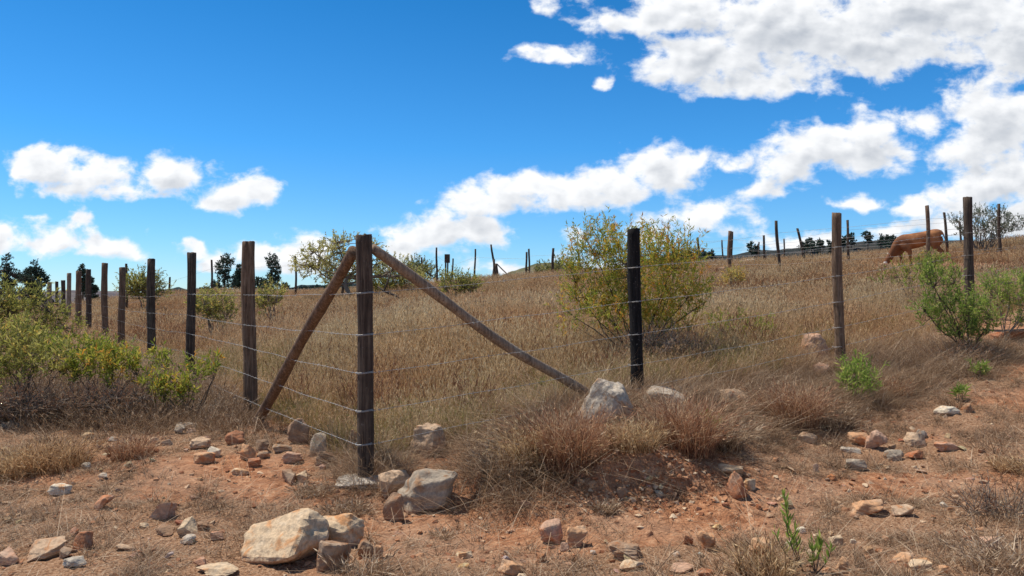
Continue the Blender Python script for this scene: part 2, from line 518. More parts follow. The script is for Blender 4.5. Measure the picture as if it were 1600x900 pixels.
def mat_plain(name, col, rough=.8, metal=0., nscale=20, var=.25):
    m, N = new_mat(name)
    n = N.noise(pos(N), nscale, 4, .6)
    c = N.mix(N.ss(n, .3, .7), tuple(v * (1 - var) for v in col), tuple(min(1, v * (1 + var)) for v in col))
    b = N.n('ShaderNodeBsdfPrincipled', ins={'Base Color': c, 'Roughness': rough, 'Metallic': metal})
    N.put(b.inputs['Normal'], bump(N, n, .3, .01))
    return finish(m, N, b.outputs[0])

M = {}
M['ground'] = mat_ground()
M['rock'] = mat_rock()
M['wood_dark'] = mat_wood('weathered_dark_wood', (.035, .024, .018), (.085, .058, .042), (.20, .145, .10))
M['wood_brown'] = mat_wood('brown_wood', (.07, .042, .026), (.17, .105, .066), (.33, .22, .145))
M['wood_black'] = mat_wood('charred_wood', (.006, .005, .005), (.014, .012, .011), (.04, .033, .03))
M['wood_pale'] = mat_wood('bleached_wood', (.14, .10, .07), (.28, .20, .14), (.45, .36, .27))
M['wire'] = mat_plain('galvanised_wire', (.43, .41, .385), .5, .35, 60, .2)
M['cement'] = mat_plain('crumbled_cement', (.50, .44, .36), .97, 0, 30, .3)
M['bark'] = mat_plain('dark_bark', (.10, .07, .05), .9, 0, 40, .4)
M['bark_grey'] = mat_plain('grey_bark', (.22, .17, .13), .9, 0, 40, .4)
M['grass'] = mat_leaf('dry_grass_blades', [(0, (.075, .042, .018)), (.25, (.22, .125, .055)), (.5, (.46, .30, .155)), (.75, (.68, .49, .275)), (1, (.80, .64, .38))], .35, .22, .8)
M['grass_red'] = mat_leaf('russet_grass_blades', [(0, (.085, .035, .02)), (.35, (.28, .125, .065)), (.7, (.48, .26, .14)), (1, (.72, .52, .32))], .3, .15)
M['grass_grey'] = mat_leaf('grey_grass_blades', [(0, (.07, .038, .02)), (.35, (.235, .14, .078)), (.7, (.46, .315, .195)), (1, (.72, .57, .40))], .25, .22)
M['grass_green'] = mat_leaf('olive_grass_blades', [(0, (.09, .085, .018)), (.5, (.23, .205, .05)), (1, (.42, .35, .12))], .4, .2)
M['leaf_yel'] = mat_leaf('yellow_green_leaves', [(0, (.07, .11, .015)), (.3, (.18, .25, .03)), (.6, (.38, .40, .06)), (.82, (.52, .46, .09)), (.92, (.66, .42, .07)), (1, (.70, .33, .05))], .48, .18)
M['leaf_green'] = mat_leaf('fresh_green_leaves', [(0, (.09, .15, .025)), (.5, (.25, .36, .06)), (.85, (.42, .50, .11)), (1, (.58, .56, .16))], .5, .15)
M['leaf_pale'] = mat_leaf('pale_olive_yellow_leaves', [(0, (.10, .11, .025)), (.35, (.24, .25, .055)), (.65, (.42, .40, .10)), (.88, (.60, .52, .16)), (1, (.66, .42, .10))], .5, .18)
M['leaf_olive'] = mat_leaf('olive_leaves', [(0, (.045, .06, .018)), (.5, (.12, .14, .035)), (1, (.28, .27, .09))], .35, .15)
M['leaf_tree'] = mat_leaf('thorn_tree_leaves', [(0, (.26, .26, .07)), (.5, (.50, .46, .15)), (1, (.70, .62, .28))], .5, .2)
M['leaf_dark'] = mat_leaf('dark_gum_leaves', [(0, (.022, .042, .032)), (.5, (.05, .085, .062)), (1, (.10, .15, .09))], .25, .2)
M['leaf_greygreen'] = mat_leaf('grey_green_leaves', [(0, (.07, .09, .055)), (.5, (.16, .19, .12)), (1, (.30, .32, .22))], .35, .15)

# ------------------------------------------------------------------ terrain
def axis(core0, core1, step, lo, hi, g):
    a = list(np.arange(core0, core1, step)); s = step; x = a[-1]
    while x < hi: s *= g; x += s; a.append(x)
    s = step; x = a[0]; b = []
    while x > lo: s *= g; x -= s; b.append(x)
    return np.array(b[::-1] + a)
xs = axis(-4.6, 5.2, .026, -6000, 6000, 1.05)
ys = axis(3.1, 7.4, .024, -300, 9000, 1.045)
X, Y = np.meshgrid(xs, ys)
Z = H(X, Y)
nx, ny = len(xs), len(ys)
i, j = np.meshgrid(np.arange(nx - 1), np.arange(ny - 1))
q = np.stack([j * nx + i, j * nx + i + 1, (j + 1) * nx + i + 1, (j + 1) * nx + i], -1).reshape(-1, 4)
dist = np.hypot(X, Y)
gm = mesh_np('ground', np.stack([X, Y, Z], -1).reshape(-1, 3), [q], [M['ground']], True,
             {'litter': ('FLOAT', litter(X, Y).ravel()), 'far': ('FLOAT', sstep(dist, 45, 80).ravel())})
tag(link('ground', gm), 'dry red earth and field rising to the right', None, None, 'structure')

# ------------------------------------------------------------------ far hills
def mat_hill(name, c1, c2, c3, scale):
    m, N = new_mat(name)
    p = pos(N)
    n = N.noise(p, scale, 6, .65); n2 = N.noise(p, scale * 6, 4, .6)
    c = N.ramp(n, [(.35, c1), (.5, c2), (.65, c3)])
    c = N.mix(N.ss(n2, .5, .62, 0, .6), c, c1)
    return finish(m, N, princ(N, c, .95, bump(N, n2, .8, 1.0), .1))
def hill(name, prof, dist, depth, mat, label, seed, rough):
    """prof: (px, py) skyline seen from the field; a real ridge with depth"""
    px = np.array([a for a, b in prof], float); py = np.array([b for a, b in prof], float)
    pxs = np.linspace(px[0], px[-1], 420)
    top = np.interp(pxs, px, py)
    U = np.array([px_uv(a, b) for a, b in zip(pxs, top)])
    rows = np.linspace(-1, 1, 26)
    V = []
    for r in rows:
        f = (1 - r * r) ** .75
        yy = dist + depth * r
        x = U[:, 0] * dist
        zt = EYE + U[:, 1] * dist
        z0 = -14.
        z = z0 + (zt - z0) * f + rough * (fbm(x, x * 0 + yy, 12. / depth, 4, seed) - .5) * (0.3 + f)
        V.append(np.stack([x, np.full_like(x, yy), z], -1))
    V = np.concatenate(V); n = len(pxs)
    i, j = np.meshgrid(np.arange(n - 1), np.arange(len(rows) - 1))
    q = np.stack([j * n + i, j * n + i + 1, (j + 1) * n + i + 1, (j + 1) * n + i], -1).reshape(-1, 4)
    o = link(name, mesh_np(name, V, [q], [mat], True))
    tag(o, label, None, None, 'structure')
m_brown = mat_hill('heather_brown_hill', (.085, .075, .085), (.13, .11, .11), (.17, .15, .13), .01)
m_forest = mat_hill('forested_hill', (.010, .020, .028), (.018, .032, .035), (.03, .045, .04), .03)
m_veld = mat_hill('bushy_hill', (.05, .06, .025), (.13, .12, .06), (.20, .16, .11), .05)
m_ridge = mat_hill('dark_ridge', (.018, .024, .024), (.035, .038, .035), (.07, .06, .05), .05)
hill('hill', [(-900, 470), (-300, 462), (0, 460), (60, 459), (110, 456), (150, 454), (190, 456), (250, 461), (330, 466), (500, 470)], 620, 180, m_brown, 'far brown hill on the left skyline', 3, 3)
hill('hill', [(150, 468), (260, 455), (300, 452), (400, 455), (440, 454), (470, 450), (500, 447), (540, 446), (580, 448), (640, 450), (700, 452), (800, 470)], 900, 200, m_forest, 'far dark forested hill behind the thorn tree', 9, 9)
hill('hill', [(740, 450), (780, 432), (800, 424), (820, 419), (840, 414), (862, 412), (880, 414), (905, 420), (940, 424), (990, 425), (1060, 430)], 260, 70, m_veld, 'low bushy hill behind the skyline fence', 5, 1.5)
hill('hill', [(980, 420), (1040, 408), (1100, 402), (1150, 399), (1180, 394), (1230, 389), (1280, 385), (1330, 380), (1380, 377), (1420, 375), (1480, 378), (1560, 385), (1700, 398)], 210, 60, m_ridge, 'long dark ridge behind the field on the right', 7, 1.2)

# ------------------------------------------------------------------ posts and wires
def post_mesh(h, r, mat, seed, lean=(0, 0), bow=.012, top_tilt=.1, bury=.25, taper=.93, sides=18, rings=26, split=False):
    rg = np.random.default_rng(seed)
    zs = np.linspace(-bury, h, rings)
    th = np.linspace(0, 2 * math.pi, sides, endpoint=False)
    ph = rg.uniform(0, 6.28, 5)
    V = []
    for k, z in enumerate(zs):
        t = max(0, z) / h
        rr = r * (1 - (1 - taper) * t) * (1 + .035 * math.sin(z * 5 + ph[0]) + .02 * math.sin(z * 13 + ph[1]))
        rad = rr * (1 + .05 * np.sin(2 * th + ph[2] + z * .8) + .035 * np.sin(3 * th + ph[3]) + .02 * np.sin(7 * th + ph[4] + z) + rg.normal(0, .008, sides))
        if split: rad = rad * (1 - .28 * np.exp(-((th - 4.9 - .15 * math.sin(z * 3)) / .16) ** 2))
        cx = lean[0] * z + bow * math.sin(z * 2.2 + ph[0]) * min(1, max(0, z)); cy = lean[1] * z + bow * math.sin(z * 1.7 + ph[1]) * min(1, max(0, z))
        zz = np.full(sides, z)
        if k == rings - 1: zz = zz + top_tilt * r * np.cos(th + ph[2]) + rg.normal(0, .003, sides)
        V.append(np.stack([cx + rad * np.cos(th), cy + rad * np.sin(th), zz], -1))
    last = V[-1]
    inner = last.mean(0) + (last - last.mean(0)) * .86; inner[:, 2] += .004
    cen = inner.mean(0, keepdims=True)
    v = np.concatenate(V + [inner, cen])
    k = rings + 1
    i = np.arange(k - 1)[:, None] * sides; j = np.arange(sides)[None]
    q = np.stack([i + j, i + (j + 1) % sides, i + sides + (j + 1) % sides, i + sides + j], -1).reshape(-1, 4)
    l = (k - 1) * sides
    t = [(l + m, l + (m + 1) % sides, k * sides) for m in range(sides)]
    me = mesh_np('post', v, [q, t], [mat], True)
    return me

def wire_acc(acc, pts, near=9.0, sag=.01, barbs=True, thick=.00115, seed=0):
    """twisted two-strand barbed wire through the points"""
    rg = random.Random(seed)
    pts = [np.array(p, float) for p in pts]
    line = [pts[0]]
    for a, b in zip(pts[:-1], pts[1:]):
        L = np.linalg.norm(b - a)
        nseg = max(4, int(L / (.035 if min(a[1], b[1]) < near else .3)))
        w = rg.uniform(.3, 1.3) * sag * L / 3.0
        k2 = rg.uniform(.004, .012)
        for s in range(1, nseg + 1):
            t = s / nseg
            p = a + (b - a) * t
            p[2] -= 4 * w * t * (1 - t) + k2 * math.sin(t * 14 + seed) * (t * (1 - t)) * 2
            line.append(p)
    line = np.array(line)
    d = np.gradient(line, axis=0); d /= np.linalg.norm(d, axis=1)[:, None] + 1e-9
    side = np.cross(d, [0, 0, 1.]); side /= np.linalg.norm(side, axis=1)[:, None] + 1e-9
    up = np.cross(side, d)
    s = np.r_[0, np.cumsum(np.linalg.norm(np.diff(line, axis=0), axis=1))]
    isn = line[:, 1] < near + .5
    for ph in (0, math.pi):
        off = (side * np.cos(s * 60 + ph)[:, None] + up * np.sin(s * 60 + ph)[:, None]) * .0013
        acc.tube(line + off * isn[:, None], np.where(isn, thick, thick * 1.35), 4, False)
        if not isn.any(): break
    if barbs:
        x = .06
        while x < s[-1]:
            k = int(np.searchsorted(s, x)); k = min(k, len(line) - 1)
            if line[k][1] < 14:
                for _ in range(2):
                    v = side[k] * rg.uniform(-1, 1) + up[k] * rg.uniform(-1, 1) + d[k] * rg.uniform(-.2, .2)
                    v = v / np.linalg.norm(v) * .013
                    acc.tube([line[k] - v, line[k] + v], .0011, 3, False)
            x += .13

def loop_acc(acc, c, r, z, th=.0024):
    t = np.linspace(0, 2 * math.pi, 25)
    acc.tube(np.stack([c[0] + r * np.cos(t), c[1] + r * np.sin(t), z + .006 * np.sin(t + 1)], -1), th, 4, False)

fence = empty('wire_fence', (*G(568, 757, 5.2)[:2], hz(*G(568, 757, 5.2)[:2])), 'nearest barbed wire fence turning a corner at the thick braced post', 'fence')
bpy.context.view_layer.update()
FO = Vector(fence.location)
def part(name, me, parent, wloc=(0, 0, 0), label=None):
    o = link(name, me, parent)
    o.location = Vector(wloc) - Vector(parent.location)
    if label: o['label'] = label
    return o

# (px, top py, distance, radius, material, lean x, label)
LEFT = [(390, 378, 7.58, .066, 'wood_brown', -.012, 'thick brown post with a long split, second from the corner'),
        (298, 395, 9.9, .058, 'wood_dark', -.004, None), (237, 405, 12.5, .066, 'wood_dark', -.006, None), (190, 418, 15.6, .066, 'wood_brown', -.006, None),
        (164, 411, 18.0, .075, 'wood_brown', -.012, None), (139, 421, 21.3, .075, 'wood_dark', 0, None), (123, 424, 24.2, .085, 'wood_brown', -.01, None),
        (108, 427, 27.4, .075, 'wood_pale', 0, None), (98, 438, 30.2, .08, 'wood_dark', -.02, None), (89, 440, 33.2, .07, 'wood_dark', 0, None),
        (78, 441, 39.0, .11, 'wood_pale', 0, 'pale thick end post of the left run')]
RIGHT = [(992, 358, 6.7, .056, 'wood_black', -.012, 'charred black post between corner and shrub'), (1308, 333, 8.53, .058, 'wood_brown', -.012, 'light brown post beside the pink boulder'),
         (1511, 308, 10.35, .063, 'wood_dark', -.018, 'post behind the bright green shrub'), (1654, 290, 12.3, .06, 'wood_dark', 0, None)]
cpx = G(570, 368, 5.2)
cz = hz(cpx[0], cpx[1])
part('post', post_mesh(cpx[2] - cz, .0535, M['wood_dark'], 4, (-.012, 0), .006, .1, taper=.96, sides=28, rings=40), fence, (cpx[0] + .012, cpx[1], cz), 'thick dark corner post held by two braces')
def run(lst, seed):
    out = []
    for k, (px, top, d, r, mt, lean, lab) in enumerate(lst):
        x, y, zt = G(px, top, d)
        z = hz(x, y)
        x0 = x - lean * (zt - z)
        part('post', post_mesh(zt - z, r, M[mt], seed + k, (lean, 0), split=(k == 0 and seed == 20), sides=(26 if d < 9 else 14), rings=(36 if d < 9 else 16)), fence, (x0, y, z), lab)
        out.append((x, y, z))
    return out
lb = run(LEFT, 20); rb = run(RIGHT, 60)
cw = [G(568, py, 5.2)[2] for py in (458, 523, 582, 641, 693)]
# left run wires fixed on the outer face of the posts
hs = [1.215, .95, .71, .46, .21]
for w in range(5):
    a = Acc()
    pl = [np.array([cpx[0] - .045, cpx[1] - .04, cw[w]])]
    zz = [G(390, py, 7.58)[2] for py in (460.6, 507, 540, 582, 621)]
    for k, (x, y, z) in enumerate(lb):
        pl.append(np.array([x - .05, y - .045, zz[w] if k == 0 else z + hs[w]]))
    wire_acc(a, pl, seed=w)
    loop_acc(a, (cpx[0] + .002, cpx[1]), .059, cw[w])
    loop_acc(a, (cpx[0] + .002, cpx[1]), .0585, cw[w] + .006)
    part('barbed_wire', a.mesh('barbed_wire', [M['wire']]), fence)
RW = [(418, 471, 522, 569, 606), (386, 431, 471.5, 511, 541), (364, 399, 430, 465, 490), (345, 377, 405, 437, 455)]
for w in range(5):
    a = Acc()
    pl = [np.array([cpx[0] + .045, cpx[1] - .04, cw[w]])]
    for k, (x, y, z) in enumerate(rb):
        zc = G(RIGHT[k][0], RW[k][w], RIGHT[k][2])[2]
        pl.append(np.array([x - .02, y - .068, zc]))
        if k < 3: loop_acc(a, (x, y), .063 if k != 2 else .069, zc, .002)
    wire_acc(a, pl, seed=10 + w)
    part('barbed_wire', a.mesh('barbed_wire', [M['wire']]), fence)

def brace(p0, p1, r0, r1, mat, seed, bend, label):
    rg = np.random.default_rng(seed)
    p0 = np.array(p0); p1 = np.array(p1)
    t = np.linspace(0, 1, 34)[:, None]
    pts_ = p0 + (p1 - p0) * t
    pts_ = pts_ + np.array(bend) * np.sin(math.pi * np.clip(t * 1.0, 0, 1)) ** 1.5
    pts_[:, 2] += .006 * np.sin(t[:, 0] * 11 + seed)
    a = Acc()
    rad = (r0 + (r1 - r0) * t[:, 0]) * (1 + .05 * np.sin(t[:, 0] * 17 + seed) + rg.normal(0, .012, 34))
    c = p0.copy()
    a.tube(pts_ - c, rad, 16)
    return part('brace', a.mesh('brace', [mat], True), fence, c, label)
def down(px, py, d):  # foot on the ground
    x, y, _ = G(px, py, d)
    return (x, y, hz(x, y) - .05)
brace(G(553, 392, 5.26), G(401, 662, 7.2), .042, .05, M['wood_brown'], 3, (0, 0, .02), 'straight brace leaning from the corner post down to the left')
brace(G(581, 386, 5.26), G(932, 624, 6.5), .037, .040, M['wood_pale'], 5, (0, 0, -.055), 'bent brace sloping from the corner post down to the right')
# crumbled cement round the foot of the corner post
def rock_mesh(seed, sx, sy, sz, mat, npts=16, sub=3, rough=.06, flat=False, detail=.02, peak=0.):
    rg = np.random.default_rng(seed)
    bm = bmesh.new()
    for k in range(npts):
        v = rg.normal(0, 1, 3); v /= np.linalg.norm(v)
        v = np.sign(v) * np.abs(v) ** .7
        v *= rg.uniform(.8, 1.08)
        bm.verts.new(v)
    r = bmesh.ops.convex_hull(bm, input=bm.verts)
    dead = {g for g in r['geom_interior'] + r['geom_unused'] if isinstance(g, bmesh.types.BMVert)}
    bmesh.ops.delete(bm, geom=list(dead), context='VERTS')
    bmesh.ops.bevel(bm, geom=list(bm.edges), offset=.07, segments=1, affect='EDGES', clamp_overlap=True)
    bmesh.ops.triangulate(bm, faces=bm.faces)
    for s in range(sub):
        lim = .9 / 2 ** s
        es = [e for e in bm.edges if e.calc_length() > lim * .6]
        if es: bmesh.ops.subdivide_edges(bm, edges=es, cuts=1, use_grid_fill=False)
        bmesh.ops.triangulate(bm, faces=bm.faces)
    lo = np.array([min(v.co[k] for v in bm.verts) for k in range(3)]); hi = np.array([max(v.co[k] for v in bm.verts) for k in range(3)])
    o = Vector((seed * 3.1 % 50, seed * 1.7 % 50, seed * .9 % 50))
    for v in bm.verts:
        co = Vector(v.co)
        f = mnoise.noise(co * 1.6 + o) * rough * 2.2 + mnoise.noise(co * 4 + o) * rough * .9 + mnoise.noise(co * 10 + o) * detail
        # ledges like layered stone
        l = (mnoise.noise(Vector((co.x * .6, co.y * .6, co.z * 5)) + o)) * rough * .8
        co = co * (1 + f * .6 + l * .8)
        if peak:
            tz = (co.z + 1) / 2; co.x = co.x * (1 - peak * max(0, tz)) + .12 * tz; co.y *= 1 - peak * .7 * max(0, tz)
        v.co = ((co.x - (lo[0] + hi[0]) / 2) / (hi[0] - lo[0]) * sx, (co.y - (lo[1] + hi[1]) / 2) / (hi[1] - lo[1]) * sy, (co.z - lo[2]) / (hi[2] - lo[2]) * sz)
    me = bpy.data.meshes.new('stone')
    bm.to_mesh(me); bm.free()
    me.materials.append(mat)
    return me
fx, fy = cpx[0], cpx[1]
part('cement_footing', rock_mesh(77, .34, .24, .09, M['cement'], 40, 3, .09, detail=.03), fence, (fx - .02, fy - .02, hz(fx, fy) - .045), None)

# ------------------------------------------------------------------ the far fences
def far_fence(name, label, lst, wires, seed, pr=.055, wire_px=None):
    x, y, _ = G(lst[0][0], lst[0][2], lst[0][3])
    root = empty(name, (x, y, hz(x, y)), label, 'fence', None)
    pl = []
    for k, it in enumerate(lst):
        px, top, bot, d = it[:4]; lean = it[4] if len(it) > 4 else 0; mt = it[5] if len(it) > 5 else 'wood_dark'
        x, y, zt = G(px, top, d); z = hz(x, y)
        r = it[6] if len(it) > 6 else pr
        # the foot stands under the top, leaning by 'lean' metres over its height
        part('post', post_mesh(zt - z, r, M[mt], seed + k, (lean / (zt - z), 0), bow=.03, sides=9, rings=9, taper=.85), root, (x - lean, y, z), it[7] if len(it) > 7 else None)
        pl.append((x - lean * .4, y - .06, z, zt, lean))
    for w in range(wires):
        a = Acc()
        wire_acc(a, [np.array([p[0], p[1], p[2] + (p[3] - p[2]) * (.22 + .56 * w / max(1, wires - 1))]) for p in pl], near=1, barbs=False, thick=.0028, seed=seed + w)
        part('wire', a.mesh('wire', [M['wire']]), root)
    return root
far_fence('wire_fence', 'wire fence crossing the slope in front of the cow', [(1700, 312, 388, 28), (1559, 319, 395, 27, -.12), (1449, 321, 408, 25.5, 0, 'wood_brown', .07), (1213, 345, 420, 28, -.12, 'wood_dark', .065), (1140, 361, 422, 31, 0, 'wood_brown', .085, 'stout brown post doubled by a thinner one'), (1042, 367, 412, 34, -.05, 'wood_pale', .075), (985, 370, 415, 36)], 4, 300)
far_fence('wire_fence', 'older wire fence with tilted posts behind the cow', [(1640, 330, 385, 32), (1474, 332, 400, 30, -.2), (1323, 344, 412, 30.5, -.08), (1245, 357, 408, 32, -.42, 'wood_dark', .06, 'post tilting far to the left'), (1192, 368, 405, 33.5, -.1), (1143, 362, 405, 35), (1091, 371, 407, 35.5, -.08), (1051, 374, 407, 36)], 3, 340)
far_fence('wire_fence', 'low row of small posts on the crest under the dark ridge', [(1501, 346, 380, 33), (1225, 373, 392, 44), (1186, 378, 398, 46), (1129, 375, 400, 43), (1060, 378, 402, 44)], 2, 380, .05)
far_fence('wire_fence', 'thin skyline fence right of the bent brace', [(658, 402, 437, 40), (683, 387, 446, 36, .02), (707, 404, 440, 42), (742, 389, 440, 41), (822, 394, 434, 40, 0, 'wood_dark', .06), (827, 389, 434, 38.5, .02), (864, 388, 430, 37, 0, 'wood_dark', .07), (905, 395, 428, 38)], 2, 420, .052)
far_fence('wire_fence', 'sparse skyline fence behind the left run of posts', [(198, 412, 478, 31), (265, 433, 462, 39), (331, 406, 458, 36), (462, 400, 458, 35), (560, 400, 452, 36)], 2, 460, .055)

# leaning poles tied together on the crest
x, y, z = G(770, 382, 38)
pg = empty('leaning_pole_stack', (x, y, hz(x, y)), 'leaning dark poles tied together on the skyline with a pale strut', 'poles')
gz = hz(x, y)
def pole(p0, p1, r0, r1, mat):
    a = Acc(); t = np.linspace(0, 1, 8)[:, None]
    p0 = np.array(p0, float); p1 = np.array(p1, float)
    pp = p0 + (p1 - p0) * t; pp[:, 0] += .03 * np.sin(t[:, 0] * 5)
    a.tube(pp - p0, np.linspace(r0, r1, 8), 8)
    return part('pole', a.mesh('pole', [mat]), pg, p0)
def gp(px, py, d):
    x, y, z = G(px, py, d); return (x, y, min(z, hz(x, y) - .1))
pole(gp(776, 440, 38), G(768, 382, 38), .07, .045, M['wood_dark'])
pole(gp(771, 440, 37.8), G(773, 405, 37.9), .07, .05, M['wood_dark'])
pole(gp(777, 440, 37.7), G(776, 412, 37.8), .09, .07, M['wood_dark'])
pole(gp(766, 440, 37.8), G(773, 415, 38), .04, .03, M['wood_dark'])
pole(gp(806, 441, 37.3), G(778, 413, 37.9), .035, .03, M['wood_pale'])
# board on two sticks
x, y, z = G(699, 397, 36.5); gz = hz(x, y)
sg = empty('board_sign', (x, y, gz), 'small dark board on two sticks on the skyline', 'sign')
def box_mesh(name, sx, sy, sz, mat, bev=.01):
    bm = bmesh.new(); bmesh.ops.create_cube(bm, size=1)
    for v in bm.verts: v.co = (v.co.x * sx, v.co.y * sy, v.co.z * sz)
    bmesh.ops.bevel(bm, geom=list(bm.edges), offset=bev, segments=2, affect='EDGES')
    me = bpy.data.meshes.new(name); bm.to_mesh(me); bm.free(); me.materials.append(mat); return me
for px in (696.5, 699.5):
    xx, yy, zz = G(px, 398, 36.55); g2 = hz(xx, yy)
    part('stick', post_mesh(zz - g2, .04, M['wood_dark'], int(px), sides=8, rings=8), sg, (xx, yy, g2))
part('board', box_mesh('board', .26, .06, .42, M['wood_dark']), sg, (x, y - .07, z - .22))


# ------------------------------------------------------------------ stones
PAL = {'tan': (.56, .38, .24), 'cream': (.66, .48, .30), 'orange': (.60, .33, .17), 'brown': (.38, .225, .13), 'red': (.44, .18, .085), 'pink': (.60, .36, .235),
       'grey': (.40, .325, .24), 'pale': (.56, .475, .37), 'white': (.74, .63, .47), 'dark': (.24, .15, .09)}
S1, S2 = 'stones along the left of the fence line', 'stones by the roadside track on the right'
